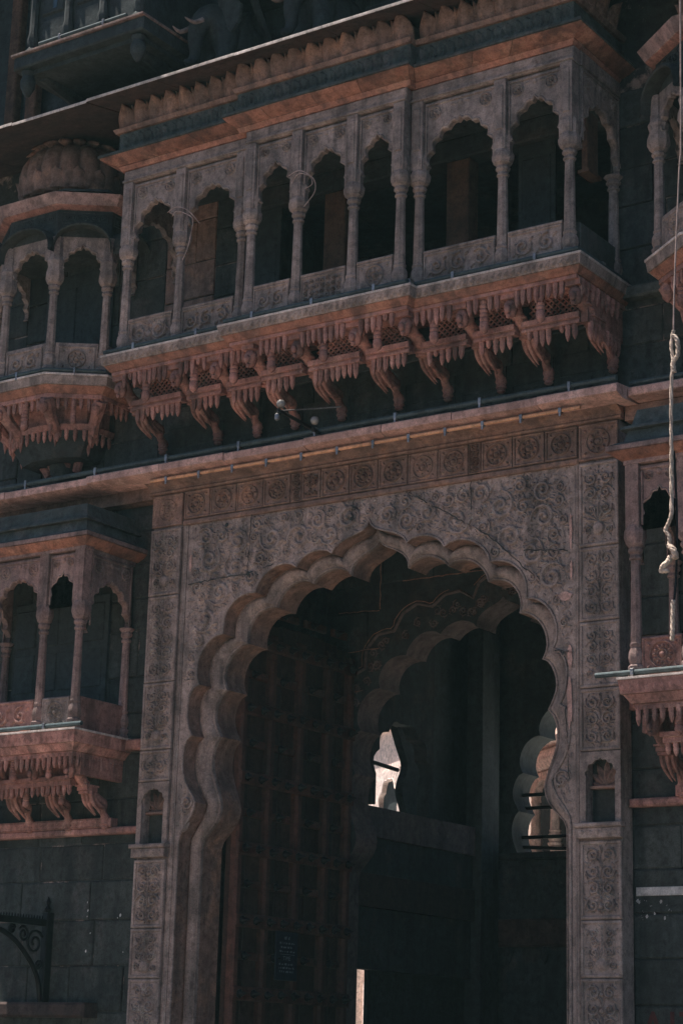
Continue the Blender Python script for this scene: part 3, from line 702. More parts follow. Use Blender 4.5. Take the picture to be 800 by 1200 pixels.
# wall bands between the brackets
for i in range(9):
    a, b = BX[i] + 0.085, BX[i + 1] - 0.085; w = b - a; yo = -0.12 if mid((a + b) / 2) else 0.0
    nt = max(5, round(w / 0.084))
    for k in range(nt):
        tooth(bal, tm, (a + (k + 0.5) * w / nt, -0.86 + yo + jit(0.004), 9.915))
    m = MB(); m.box(a - 0.04, b + 0.04, -0.60 + yo, -0.50 + yo, 9.51, 9.60); m.box(a - 0.04, b + 0.04, -0.635 + yo, -0.59 + yo, 9.56, 9.625); m.box(a - 0.04, b + 0.04, -0.62 + yo, -0.59 + yo, 9.50, 9.535)
    m.build('lower_beam', RED, bal)
    for k in range(nt):
        tooth(bal, tm2, (a + (k + 0.5) * w / nt, -0.575 + yo + jit(0.004), 9.53))
    link('hanging_drop', dm, bal, ((a + b) / 2 - 0.02, -0.80 + yo, 9.92))
    # pierced lattice behind
    m = MB(); z0, z1 = 9.60, 9.92; y = -0.50 + yo; st = 0.075
    k = -8
    while a + k * st < b:
        for sg in (1, -1):
            p = [(a + k * st, z0), (a + k * st + 0.32, z1)] if sg > 0 else [(a + k * st + 0.32, z0), (a + k * st, z1)]
            (x0, za_), (x1, zb_) = p
            # clip to the bay
            def cl(xq):
                t = (xq - x0) / (x1 - x0); return (xq, za_ + (zb_ - za_) * t)
            lo, hi = min(x0, x1), max(x0, x1)
            if hi <= a or lo >= b: continue
            q0 = cl(max(lo, a)); q1 = cl(min(hi, b))
            if abs(q1[0] - q0[0]) > 0.02: m.tube([(q0[0], y, q0[1]), (q1[0], y, q1[1])], 0.014, 4)
        k += 1
    m.build('lattice_screen', RED, bal)
    # dark underside apron with carved relief
    m = MB(); m.box(a - 0.08, b + 0.08, 0.20, 0.245, 8.90, 9.48); carved(m, w, 0.30, 0.20, 0.012, 'row', 0.03, a, 8.93); m.build('apron_panel', DARK, bal)
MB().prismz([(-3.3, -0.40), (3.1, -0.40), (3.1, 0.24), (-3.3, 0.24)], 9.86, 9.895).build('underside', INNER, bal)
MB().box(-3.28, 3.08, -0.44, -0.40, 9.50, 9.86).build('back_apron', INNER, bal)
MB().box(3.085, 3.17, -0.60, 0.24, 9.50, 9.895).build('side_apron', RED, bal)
for k in range(8): link('pendant_tooth', tm2, bal, (3.16, -0.52 + k * 0.095, 9.51)); link('pendant_tooth', tm, bal, (3.19, -0.78 + k * 0.12, 9.915))
# columns, parapets and arches
CH = 1.36; cm_ = column_mesh(CH, 0.075, GREY)
SEC = [([-3.30, -2.43, -1.47], -0.80), ([-1.24, -0.54, 0.26, 0.92], -0.92), ([1.10, 2.21, 3.06], -0.80)]
ZC = 10.155
styles = iter(['scroll', 'row', 'row', 'lattice', 'rosette', 'row', 'row'])
for cols, y in SEC:
    for x in cols:
        link('column', cm_, bal, (x, y, ZC))
        m = MB(); m.lathe([(0.10, 11.50), (0.125, 11.54), (0.13, 11.60), (0.10, 11.66), (0.115, 11.72), (0.11, 11.80), (0.085, 11.86)], (x, y, 0), 8, PI / 8)
        m.box(x - 0.075, x + 0.075, y - 0.085, y + 0.08, 11.66, 12.52); m.box(x - 0.045, x + 0.045, y - 0.10, y - 0.085, 11.90, 12.44, 0.008)
        m.build('column_head', GREY, bal)
    f0 = (lambda yy: (lambda s, d, z: (s, yy + d, z)))(y)
    for a, b in zip(cols, cols[1:]):
        lob = 4 if b - a < 1.0 else 5
        arch_panel(bal, f0, a + 0.072, b - 0.072, 11.52, 12.22, 12.50, GREY, -0.03, 0.05, lob, 0.035)
        w = b - a - 0.17; m = MB(); m.box(a + 0.085, b - 0.085, y - 0.02, y + 0.05, ZC, ZC + 0.46, 0.006)
        m.box(a + 0.08, b - 0.08, y - 0.035, y + 0.06, ZC + 0.455, ZC + 0.49, 0.008)
        carved(m, w, 0.36, y - 0.02, 0.032, next(styles), 0.04, a + 0.085, ZC + 0.09); m.build('parapet_panel', GREY, bal)
    x0, x1 = cols[0] - 0.09, cols[-1] + 0.09
    m = MB(); m.box(x0, x1, y - 0.075, y + 0.08, 12.52, 12.70, 0.012); m.box(x0, x1, y - 0.095, y - 0.07, 12.535, 12.565); m.build('beam', GREY, bal)
# end walls
fE, lE = frame((3.12, -0.72), (3.12, 0.24))
arch_panel(bal, fE, 0.02, lE, 11.52, 12.2, 12.52, GREY, -0.03, 0.05, 4, 0.05, 'end_arch')
MB(fE).box(0.02, lE, -0.02, 0.05, ZC, ZC + 0.48, 0.01).build('parapet_panel', DARK, bal)
MB(fE).box(0.0, lE, -0.055, 0.05, 12.522, 12.70, 0.01).build('beam', GREY, bal)
link('column', cm_, bal, (3.10, 0.18, ZC))
fW, lW = frame((-3.36, 0.24), (-3.36, -0.72))
arch_panel(bal, fW, 0.0, lW - 0.02, 11.52, 12.2, 12.52, GREY, -0.03, 0.05, 4, 0.05, 'end_arch')
MB(fW).box(0.0, lW - 0.02, -0.02, 0.05, ZC, ZC + 0.48, 0.01).build('parapet_panel', DARK, bal)
# eave, frieze band and lotus crest
def splan(off, mid_=0.12, yb=0.26):
    return [(-3.40 - off, yb), (-3.40 - off, -0.86 - off), (-1.42 - off * 0.5, -0.86 - off), (-1.42 - off * 0.5, -0.86 - off - mid_), (1.06 + off * 0.5, -0.86 - off - mid_),
            (1.06 + off * 0.5, -0.86 - off), (3.12 + off, -0.86 - off), (3.12 + off, yb)]
MB().prismz(splan(0.02), 12.705, 12.76, splan(0.06)).build('eave_soffit', ORANGE, bal)
soffit(splan(0.06), splan(0.24), 12.761, 12.85, bal, ORANGE)
MB().prismz(splan(0.25), 12.852, 12.89).build('eave_edge', TEAL, bal)
MB().prismz(splan(0.24), 12.891, 12.95, splan(0.12)).build('eave_top', TEAL, bal)
MB().prismz(splan(0.06), 12.951, 13.22).build('roof_band', TEAL, bal)
MB().prismz(splan(0.10), 13.221, 13.275, splan(0.13)).build('crest_moulding', WARM, bal)
MB().prismz(splan(0.0), 13.276, 13.50).build('roof_core', TEAL, bal)
m = MB()
for (x0, x1, y) in ((-3.44, -1.46, -0.922), (-1.44, 1.08, -1.042), (1.10, 3.16, -0.922)):
    k = round((x1 - x0) / 0.13)
    for i in range(k):
        xx = x0 + (i + 0.5) * (x1 - x0) / k
        m.leaf((xx, 13.20), -PI / 2, 0.17, 0.12, 0.035, y)
        m.leaf((xx + 0.065, 13.0), PI / 2, 0.15, 0.06, 0.03, y)
stuff(m.build('band_carving', TEAL, bal))
def petal_mesh(w, h, mat):
    m = MB(); rows = 8; vs = []; fs = []
    for i in range(rows + 1):
        t = i / rows; ww = w / 2 * (0.93 + 0.10 * math.sin(PI * min(1, t * 1.4))) * (1 if t < 0.45 else max(0.05, math.cos((t - 0.45) / 0.55 * PI / 2) ** 0.62))
        yy = -0.10 * t ** 1.6; z = h * t
        for u, b in ((-1, 0.05), (-0.55, 0.0), (0, -0.03), (0.55, 0.0), (1, 0.05)): vs.append((u * ww, yy + b * (1 - 0.4 * t), z))
    for i in range(rows):
        for k in range(4): fs.append((i * 5 + k, i * 5 + k + 1, i * 5 + 6 + k, i * 5 + 5 + k))
    o = len(vs); bv = [(x, y + 0.035, z) for x, y, z in vs]
    vs += bv; fs += [tuple(j + o for j in f[::-1]) for f in fs]
    # side skirts
    for i in range(rows): fs += [(i * 5, (i + 1) * 5, (i + 1) * 5 + o, i * 5 + o), (i * 5 + 4, i * 5 + 4 + o, (i + 1) * 5 + 4 + o, (i + 1) * 5 + 4)]
    fs.append(tuple(rows * 5 + k for k in range(5)) + tuple(rows * 5 + k + o for k in (4, 3, 2, 1, 0)))
    return m.add(vs, fs).mesh('crest_petal', mat, ang=40)
pm = petal_mesh(0.262, 0.325, WARM); pm2 = petal_mesh(0.13, 0.28, WARM)
for (x0, x1, y) in ((-3.47, -1.50, -0.95), (-1.47, 1.11, -1.07), (1.14, 3.19, -0.95)):
    k = round((x1 - x0) / 0.262)
    for i in range(k):
        o = link('crest_petal', pm, bal, (x0 + (i + 0.5) * (x1 - x0) / k, y, 13.276)); o.rotation_euler = (jit(0.03), jit(0.03), jit(0.04)); o.scale = (1 + jit(.04), 1, 1 + jit(.05))
        if i < k - 1: link('crest_petal', pm2, bal, (x0 + (i + 1) * (x1 - x0) / k, y + 0.06, 13.276))
k = 4
for i in range(k):
    link('crest_petal', pm, bal, (3.21, -0.80 + i * 0.27, 13.276), PI / 2)
# ceiling, gallery back room
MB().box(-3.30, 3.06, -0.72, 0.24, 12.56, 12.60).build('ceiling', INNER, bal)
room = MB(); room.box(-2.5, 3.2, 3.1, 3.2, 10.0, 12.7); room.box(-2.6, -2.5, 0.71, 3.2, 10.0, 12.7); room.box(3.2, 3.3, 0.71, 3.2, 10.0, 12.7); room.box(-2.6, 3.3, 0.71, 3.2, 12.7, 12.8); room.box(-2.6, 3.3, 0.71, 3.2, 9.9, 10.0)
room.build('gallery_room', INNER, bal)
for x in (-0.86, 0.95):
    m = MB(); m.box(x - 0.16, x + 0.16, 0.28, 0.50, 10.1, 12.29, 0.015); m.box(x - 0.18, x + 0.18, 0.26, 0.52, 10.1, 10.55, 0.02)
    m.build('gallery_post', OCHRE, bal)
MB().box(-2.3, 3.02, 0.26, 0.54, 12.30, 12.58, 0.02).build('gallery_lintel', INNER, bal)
for a, b in ((-2.28, -1.75), (1.75, 2.25)):
    m = MB(); m.box(a, b, 0.36, 0.40, 10.1, 12.3); m.box(a + 0.06, b - 0.06, 0.345, 0.36, 10.3, 11.1, 0.01); m.box(a + 0.06, b - 0.06, 0.345, 0.36, 11.2, 12.1, 0.01); m.build('shutter', WOOD, bal)
m = MB(); m.box(3.02, 3.10, -0.45, -0.20, 11.35, 12.1, 0.01); m.box(2.99, 3.13, -0.48, -0.17, 11.33, 11.37); m.build('hanging_board', OCHRE, bal)

# ------------------------------------------------------------------ low rectangular balconies
def low_balcony(cx, label):
    b = thing('hanging_balcony', label, 'balcony', (cx, 0.25, 4.4), 'hanging stone balconies')
    H = 1.19
    def pl(off, yb=0.26): return [(cx - H - off, yb), (cx - H - off, -0.84 - off), (cx + H + off, -0.84 - off), (cx + H + off, yb)]
    MB().prismz(pl(-0.02), 5.31, 5.455, pl(0.0)).build('floor_slab', RED, b)
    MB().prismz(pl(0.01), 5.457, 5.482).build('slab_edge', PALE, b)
    MB().prismz(pl(-0.10), 5.22, 5.308, pl(-0.04)).build('slab_moulding', RED, b)
    MB().prismz(pl(-0.13), 5.16, 5.218).build('tooth_beam', RED, b)
    m = MB()
    for i in range(26): m.leaf((cx - H + 0.05 + i * 0.089, 5.335), PI / 2, 0.09, 0.07, 0.012, -0.825)
    stuff(m.build('slab_carving', RED, b))
    t1 = tooth_mesh(0.17, 0.034, RED); t2 = tooth_mesh(0.15, 0.034, RED)
    for i in range(24): tooth(b, t1, (cx - 1.03 + i * 2.06 / 23, -0.69 + jit(.004), 5.18))
    for i in range(7): tooth(b, t1, (cx + 1.04, -0.60 + i * 0.11, 5.18))
    m = MB(); m.box(cx - 0.86, cx + 0.86, -0.50, -0.40, 4.84, 4.93); m.box(cx - 0.88, cx + 0.88, -0.53, -0.49, 4.90, 4.95); m.build('lower_beam', RED, b)
    MB().box(cx - 0.86, cx + 0.86, -0.34, -0.30, 4.86, 5.2).build('back_apron', RED, b)
    for i in range(20): tooth(b, t2, (cx - 0.82 + i * 1.64 / 19, -0.46, 4.86))
    MB().box(cx - 0.86, cx + 0.86, -0.36, 0.24, 5.13, 5.158).build('underside', INNER, b)
    bm_ = bracket_mesh(0.78, 0.62, 0.15, RED)
    for dx in (-0.93, -0.33, 0.33, 0.93): link('bracket', bm_, b, (cx + dx, 0.14, 4.50))
    d_ = drop_mesh(0.26, 0.045, RED); d2 = drop_mesh(0.24, 0.042, RED)
    for dx in (-0.62, 0.02, 0.62): link('hanging_drop', d_, b, (cx + dx, -0.62, 5.16)); link('hanging_drop', d2, b, (cx + dx, -0.36, 4.85))
    m = MB(); m.box(cx - 1.02, cx + 1.02, 0.10, 0.245, 4.385, 4.50, 0.02); carved(m, 2.0, 0.11, 0.10, 0.012, 'row', 0.015, cx - 1.0, 4.39); m.build('base_course', RED, b)
    for sg in (-1, 1): MB().box(min(cx + sg * 0.98, cx + sg * 1.06), max(cx + sg * 0.98, cx + sg * 1.06), -0.55, 0.24, 4.95, 5.158).build('side_apron', RED, b)
    cm2 = column_mesh(1.42, 0.068, ROSE); cols = [-1.04, -0.45, 0.45, 1.04]; y = -0.70; z0 = 5.483
    f0 = lambda s, d, z: (s, y + d, z)
    for dx in cols:
        link('column', cm2, b, (cx + dx, y, z0))
        m = MB(); x = cx + dx; m.lathe([(0.10, 6.90), (0.12, 6.96), (0.115, 7.03), (0.09, 7.08)], (x, y, 0), 8, PI / 8); m.box(x - 0.075, x + 0.075, y - 0.075, y + 0.075, 7.04, 7.74); m.build('column_head', ROSE, b)
    for k, (p, q) in enumerate(zip(cols, cols[1:])):
        arch_panel(b, f0, cx + p + 0.07, cx + q - 0.07, 6.98, 7.47, 7.72, ROSE, -0.03, 0.05, 3 if q - p < .7 else 4, 0.02)
        m = MB(); a0 = cx + p + 0.07; w = q - p - 0.14; m.box(a0, a0 + w, y - 0.02, y + 0.05, z0, z0 + 0.42, 0.008); carved(m, w, 0.38, y - 0.02, 0.028, 'rosette' if w < .6 else 'row', 0.045, a0, z0 + 0.03); m.build('parapet_panel', GREY if k == 2 else RED, b)
    for sg in (-1, 1):
        fs_, ls_ = frame((cx + 1.06, -0.63), (cx + 1.06, 0.24)) if sg > 0 else frame((cx - 1.06, 0.24), (cx - 1.06, -0.63))
        arch_panel(b, fs_, 0.02, ls_ - 0.04, 6.70, 7.42, 7.72, ROSE, -0.03, 0.06, 5, 0.02, 'side_arch')
        MB(fs_).box(0.0, ls_, -0.02, 0.05, z0, z0 + 0.42, 0.01).build('parapet_panel', RED, b)
        link('column', cm2, b, (cx + sg * 1.04, 0.20, z0))
        MB(fs_).box(-0.02, ls_, -0.03, 0.05, 7.722, 7.80).build('beam', ROSE, b)
    MB().box(cx - 1.13, cx + 1.13, y - 0.08, y + 0.08, 7.741, 7.80).build('beam', ROSE, b)
    soffit(pl(-0.08), pl(0.075), 7.775, 7.87, b, ORANGE)
    MB().prismz(pl(0.08), 7.872, 7.925).build('eave_edge', ROSE, b)
    MB().prismz(pl(0.07), 7.926, 7.98, pl(-0.02)).build('roof_tier', TEAL, b)
    MB().prismz(pl(-0.06), 7.981, 8.12, pl(-0.10)).build('roof_tier', TEAL, b)
    MB().prismz(pl(-0.03), 8.121, 8.16, pl(-0.05)).build('roof_tier', TEAL, b)
    MB().prismz(pl(-0.12), 8.161, 8.36, pl(-0.17)).build('roof_tier', TEAL, b)
    MB().box(cx - 1.0, cx + 1.0, -0.6, 0.24, 7.74, 7.78).build('ceiling', INNER, b)
    m = MB(); m.box(cx - 0.9, cx + 0.72, 0.20, 0.244, 5.48, 7.4)
    for i in range(4):
        for j in range(3): m.box(cx - 0.86 + i * 0.39, cx - 0.52 + i * 0.39, 0.185, 0.20, 5.6 + j * 0.6, 6.1 + j * 0.6, 0.01)
    m.build('shutter', WOOD, b)
    return b
lowL = low_balcony(-4.88, 'low reddish balcony left of the gateway, below the long ledge')
lowR = copy_tree(lowL, (4.80, 0.25, 4.4)); lowR['label'] = 'low reddish balcony right of the gateway, half cut off by the picture edge'

# ------------------------------------------------------------------ octagonal domed balconies
def domed_balcony(cx, label):
    b = thing('hanging_balcony', label, 'balcony', (cx, 0.25, 9.0), 'hanging stone balconies')
    def oc(off, yb=0.26):
        k = off * 0.414
        return [(cx - 1.13 - off, yb), (cx - 1.13 - off, -0.40 - k), (cx - 0.48 - k, -0.90 - off), (cx + 0.48 + k, -0.90 - off), (cx + 1.13 + off, -0.40 - k), (cx + 1.13 + off, yb)]
    MB().prismz(oc(-0.02), 10.01, 10.125, oc(0.0)).build('floor_slab', GREY, b)
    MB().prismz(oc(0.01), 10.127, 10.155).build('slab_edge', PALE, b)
    MB().prismz(oc(-0.12), 9.92, 10.008, oc(-0.04)).build('slab_moulding', ORANGE, b)
    MB().prismz(oc(-0.13), 9.86, 9.918).build('tooth_beam', RED, b)
    t1 = tooth_mesh(0.17, 0.032, RED); d_ = drop_mesh(0.40, 0.05, RED); d2 = drop_mesh(0.36, 0.035, RED)
    P = oc(-0.15)
    for i in range(5):
        f, l = frame(P[i], P[i + 1]) ; k = max(5, round(l / 0.105))
        for j in range(k): tooth(b, t1, f(l * (j + 0.5) / k, 0.02, 9.87))
    Q = oc(-0.42)
    MB().prismz(Q, 9.52, 9.60, oc(-0.40)).build('lower_beam', RED, b)
    MB().prismz(oc(-0.50), 9.60, 9.86).build('back_apron', RED, b)
    for i in range(5):
        f, l = frame(Q[i], Q[i + 1]); k = max(3, round(l / 0.11))
        for j in range(k): tooth(b, t1, f(l * (j + 0.5) / k, 0.02, 9.53))
    for i in range(1, 4):
        f, l = frame(P[i], P[i + 1]); link('hanging_drop', d_ if i < 3 else d2, b, f(l * 0.5, 0.06, 9.88))
    MB().prismz(oc(-0.62, 0.24), 9.20, 9.519, oc(-0.44, 0.24)).build('corbel_body', INNER, b)
    # curved brackets gathering to a single foot
    for (px, py) in ((-0.95, -0.30), (-0.42, -0.76), (0.42, -0.76), (0.95, -0.30)):
        hd = Vector((px, py, 0)); fx = px * 0.25
        pts = catmull([(cx + fx, 0.10, 9.10), (cx + fx * 1.5, 0.10 + (py - 0.1) * 0.15, 9.28), (cx + px * 0.62, 0.10 + (py - 0.1) * 0.40, 9.42), (cx + px * 0.82, 0.1 + (py - 0.1) * 0.75, 9.62), (cx + px, py, 9.86)], 4)
        rr = [0.06 + 0.035 * (i / len(pts)) * (1 + 0.3 * math.sin(i * 1.4)) for i in range(len(pts))]
        m = MB(); m.tube(pts, rr, 8)
        for q in (8, 10, 12): m.lathe([(0.03, 0.06), (0.034, 0.0), (0.02, -0.08), (0.002, -0.14)], (pts[q][0], pts[q][1] - 0.02, pts[q][2] - 0.07), 6)
        m.lathe([(0.01, -0.10), (0.06, -0.05), (0.075, 0.02), (0.04, 0.09)], (cx + px * 0.95, py * 0.98 - 0.04, 9.74), 8)
        m.build('bracket', RED, b)
    MB().lathe([(0.02, -0.34), (0.09, -0.30), (0.13, -0.24), (0.10, -0.18), (0.16, -0.12), (0.20, -0.04), (0.22, 0.05), (0.18, 0.14)], (cx, 0.14, 9.15), 14).build('foot_finial', DARK, b)
    z0 = 10.157; cmo = column_mesh(1.30, 0.072, GREY)
    C = oc(-0.15)
    for i in range(1, 5):
        link('column', cmo, b, (C[i][0], C[i][1], z0))
        m = MB(); m.lathe([(0.10, 11.44), (0.13, 11.50), (0.125, 11.58), (0.10, 11.66), (0.12, 11.74), (0.09, 11.80), (0.09, 12.08)], (C[i][0], C[i][1], 0), 8, PI / 8); m.build('column_head', GREY, b)
    for i in range(5):
        f, l = frame(C[i], C[i + 1])
        arch_panel(b, f, 0.06, l - 0.06, 11.48, 11.98, 12.10, GREY, -0.02, 0.05, 4, 0.03, ros=False, frame_=False)
        m = MB(f); m.box(0.07, l - 0.07, -0.02, 0.05, z0, z0 + 0.46, 0.006); carved(m, l - 0.2, 0.36, -0.02, 0.028, 'row' if l > .8 else 'rosette', 0.05, 0.10, z0 + 0.06); m.build('parapet_panel', GREY, b)
        # arched drip hood
        if 1 <= i <= 3 or True:
            m = MB(f); n_ = 14; lo = []; hi = []
            L0 = []; 
            for k in range(n_ + 1):
                t = k / n_; a = PI * (1 - t); s_ = l / 2 + (l / 2 + 0.03) * math.cos(a); zz = 11.86 + 0.36 * math.sin(a) ** 0.8
                L0.append((s_, zz))
            m.loft([[(s_, -0.02, zz + 0.05) for s_, zz in L0], [(s_, -0.20, zz + 0.03) for s_, zz in L0], [(s_, -0.215, zz + 0.005) for s_, zz in L0], [(s_, -0.20, zz - 0.015) for s_, zz in L0], [(s_, -0.02, zz + 0.0) for s_, zz in L0]])
            m.build('drip_hood', DARK, b)
    MB().prismz(oc(-0.13), 12.101, 12.48).build('frieze', DARK, b)
    for i in range(5):
        f, l = frame(oc(-0.13)[i], oc(-0.13)[i + 1]); m = MB(f); carved(m, l - 0.1, 0.16, 0.0, 0.012, 'row', 0.02, 0.05, 12.29); m.build('frieze_carving', DARK, b)
    MB().prismz(oc(-0.12), 12.481, 12.52, oc(-0.02)).build('cornice', RED, b)
    MB().prismz(oc(-0.02), 12.521, 12.66, oc(0.06)).build('cornice', ROSE, b)
    MB().prismz(oc(0.04), 12.661, 12.74, oc(-0.28)).build('cornice', TEAL, b)
    MB().prismz(oc(-0.30), 12.741, 12.82, oc(-0.32)).build('dome_base', TEAL, b)
    MB().prismz(oc(-0.26), 12.821, 12.86, oc(-0.28)).build('dome_base', TEAL, b)
    mod = lambda a, z: 0.93 + 0.10 * abs(math.sin(a * 8)) ** 0.6
    pr = [(0.68, 0), (0.74, 0.06), (0.775, 0.18), (0.775, 0.34), (0.74, 0.50), (0.66, 0.64), (0.53, 0.74), (0.38, 0.80), (0.2, 0.83), (0.02, 0.83)]
    dome = MB().lathe(pr, (cx, 0.0, 12.86), 112, 0, mod).build('dome', WARM, b, ang=28)
    pt = petal_mesh(0.30, 0.34, WARM)
    for k in range(9):
        a = PI * (1.02 + 0.96 * k / 8); o = link('dome_petal', pt, dome, (cx + 0.745 * math.cos(a), 0.745 * math.sin(a), 12.88), a + PI / 2); o.scale = (1, 0.75, 0.8)
    for k in range(9):
        a = PI * (1.02 + 0.96 * k / 8); o = link('crown_petal', pm2, dome, (cx + 0.52 * math.cos(a), 0.52 * math.sin(a), 13.58), a + PI / 2); o.scale = (1.3, 1.2, 0.5); o.rotation_euler[0] = 0.9
    m = MB(); m.box(cx - 0.6, cx + 0.6, 0.205, 0.244, 10.15, 12.0); m.box(cx - 0.5, cx - 0.05, 0.19, 0.205, 10.3, 11.8, 0.01); m.box(cx + 0.05, cx + 0.5, 0.19, 0.205, 10.3, 11.8, 0.01); m.build('shutter', WOOD, b)
    return b
domL = domed_balcony(-5.02, 'eight-sided domed balcony at the upper left beside the long balcony')
domR = copy_tree(domL, (4.90, 0.25, 9.0)); domR['label'] = 'eight-sided domed balcony at the upper right picture edge behind the rope'

# ------------------------------------------------------------------ upper storey
up = thing('upper_storey', 'dark weathered timber storey above the long eave at the top', 'upper storey', (0, 0.3, 13.9))
MB().box(-14, 14, 0.30, 0.7, 13.95, 17.4).build('timber_wall', WOOD, up)
MB().box(-14, 14, -0.6, 3.4, 17.4, 17.6).build('flat_roof', DARK, up)
for x in np.arange(-7.2, 6.5, 0.95):
    MB().box(x - 0.08, x + 0.08, 0.16, 0.30, 13.95, 17.4, 0.02).build('timber_post', WOOD, up)
    MB().box(x + 0.16, x + 0.79, 0.26, 0.30, 14.3, 15.4, 0.02).build('timber_panel', WOOD, up)
for x in (-6.45, -6.05):
    MB().box(x - 0.10, x + 0.10, 0.02, 0.155, 13.95, 17.4, 0.02).build('ochre_post', OCHRE, up)
for x in (-1.65, -0.35, 1.0):
    MB().tube([(x, 0.15, 13.98), (x - 0.12, -0.75, 15.4)], 0.055, 6).build('wooden_strut', WOOD, up)
    MB().box(x + 0.3, x + 0.9, -0.35, 0.29, 13.97, 14.35, 0.02).build('stone_seat', WOOD, up)
MB().box(-2.35, 7.0, -1.25, 0.29, 15.15, 15.35, 0.03).build('overhang_floor', WOOD, up)
wb = thing('timber_bay', 'boxed dark timber bay window jutting out at the top left corner', 'bay window', (-3.72, 0.3, 14.1))
x0, x1 = -4.83, -2.60
MB().box(x0, x1, -1.58, 0.29, 14.22, 14.40, 0.02).build('bay_floor', WOOD, wb)
MB().box(x0 - 0.02, x1 + 0.02, -1.615, 0.29, 14.402, 14.432).build('floor_edge', ROSE, wb)
MB().box(x0 + 0.12, x1 - 0.12, -1.45, 0.28, 14.15, 14.219).build('floor_joist', WOOD, wb)
m = MB(); m.box(x0 + 0.15, x1 - 0.15, -1.40, -1.34, 14.434, 16.8); m.box(x1 - 0.21, x1 - 0.15, -1.34, 0.28, 14.434, 16.8); m.box(x0 + .15, x0 + .21, -1.34, 0.28, 14.434, 16.8); m.box(x0 - 0.1, x1 + 0.1, -1.6, 0.28, 16.8, 16.95); m.build('bay_wall', WOOD, wb)
for i in range(4):
    xx = x0 + 0.20 + i * (x1 - x0 - 0.40) / 3
    MB().lathe([(0.09, 0), (0.09, 0.08), (0.06, 0.12), (0.085, 0.22), (0.06, 0.34), (0.055, 1.2), (0.09, 1.3)], (xx, -1.44, 14.434), 8).build('bay_post', WOOD, wb)
    if i < 3:
        a = xx + 0.09; b_ = xx + (x1 - x0 - 0.40) / 3 - 0.09
        MB().box(a, b_, -1.425, -1.40, 14.50, 14.92, 0.015).build('bay_panel', WOOD, wb)
        w_ = MB().box(a + 0.02, b_ - 0.02, -1.43, -1.402, 15.0, 15.9, 0.02).build('bay_window', WOOD, wb)
        MB().box(a + 0.22, b_ - 0.14, -1.436, -1.431, 15.06, 15.8).build('window_pane', PANE, w_)
for xx in (x0 + 0.18, x1 - 0.16):
    MB().lathe([(0.05, 0), (0.10, -0.03), (0.075, -0.09), (0.105, -0.16), (0.10, -0.24), (0.06, -0.32), (0.03, -0.37), (0.005, -0.38)], (xx, -1.46, 14.216), 12).build('corner_finial', WOOD, wb)
for xx in (x0 + 0.3, x1 - 0.35):
    MB().tube(catmull([(xx, 0.25, 13.98), (xx, -0.25, 14.02), (xx, -0.85, 14.14), (xx, -1.3, 14.2)], 4), 0.10, 8).build('bay_bracket', WOOD, wb)
    MB().lathe([(0.20, 0), (0.20, 0.06), (0.15, 0.10), (0.16, 0.2)], (xx, -0.55, 13.76), 12).build('bracket_seat', WOOD, wb)

# elephant statues on the eave
def elephant(loc, label):
    vs = [(0, 0.10, 0.45), (0, -0.05, 0.62), (0, -0.24, 0.74), (0, -0.36, 0.60), (0, -0.40, 0.40), (0, -0.38, 0.22), (0, -0.44, 0.10), (0, -0.52, 0.12),
          (0.14, -0.10, 0.36), (0.15, -0.13, 0.16), (0.15, -0.14, 0.0), (-0.14, -0.10, 0.36), (-0.15, -0.13, 0.16), (-0.15, -0.14, 0.0),
          (0.14, 0.20, 0.26), (0.14, 0.22, 0.0), (-0.14, 0.20, 0.26), (-0.14, 0.22, 0.0), (0, 0.24, 0.42)]
    es = [(0, 1), (1, 2), (2, 3), (3, 4), (4, 5), (5, 6), (6, 7), (1, 8), (8, 9), (9, 10), (1, 11), (11, 12), (12, 13), (0, 18), (18, 14), (14, 15), (18, 16), (16, 17)]
    rs = [.24, .23, .19, .12, .085, .065, .05, .035, .12, .10, .10, .12, .10, .10, .12, .10, .12, .10, .22]
    me = bpy.data.meshes.new('elephant_body'); me.from_pydata(vs, es, []); me.materials.append(WOOD)
    t = thing('elephant_statue', label, 'statue', loc, 'elephant statues on the eave')
    o = link('body', me, t); o.location = (0, 0, 0)
    sk = o.modifiers.new('skin', 'SKIN'); me.skin_vertices[0].data[0].use_root = True
    for i, r_ in enumerate(rs): me.skin_vertices[0].data[i].radius = (r_, r_)
    sb = o.modifiers.new('sub', 'SUBSURF'); sb.levels = 2; sb.render_levels = 2; sk.use_smooth_shade = True
    for sg in (-1, 1):
        pts = [(0.13, -0.22, 0.86), (0.26, -0.14, 0.88), (0.36, -0.08, 0.76), (0.34, -0.08, 0.58), (0.26, -0.12, 0.46), (0.18, -0.18, 0.58)]
        m = MB(); m.add([(sg * a, b - 0.012, c) for a, b, c in pts] + [(sg * a, b + 0.02, c) for a, b, c in pts], [tuple(range(6)), tuple(range(11, 5, -1))] + [(k, (k + 1) % 6, (k + 1) % 6 + 6, k + 6) for k in range(6)])
        e = link('ear', m.mesh('ear', WOOD), t); e.location = (0, 0, 0)
        tk = link('tusk', MB().tube(catmull([(sg * 0.10, -0.38, 0.58), (sg * 0.13, -0.50, 0.50), (sg * 0.12, -0.60, 0.53)], 3), [.03, .028, .026, .022, .018, .012, .005], 6).mesh('tusk', GREY), t); tk.location = (0, 0, 0)
    t.rotation_euler[2] = R(-20)
    return t
e1 = elephant((-2.14, -0.42, 13.80), 'carved dark elephant statue on the eave beside the timber bay'); e1.scale = (1.25, 1.25, 1.25)
e2 = copy_tree(e1, (-0.62, -0.42, 13.80)); e2['label'] = 'second carved elephant statue on the eave, only its legs in view'

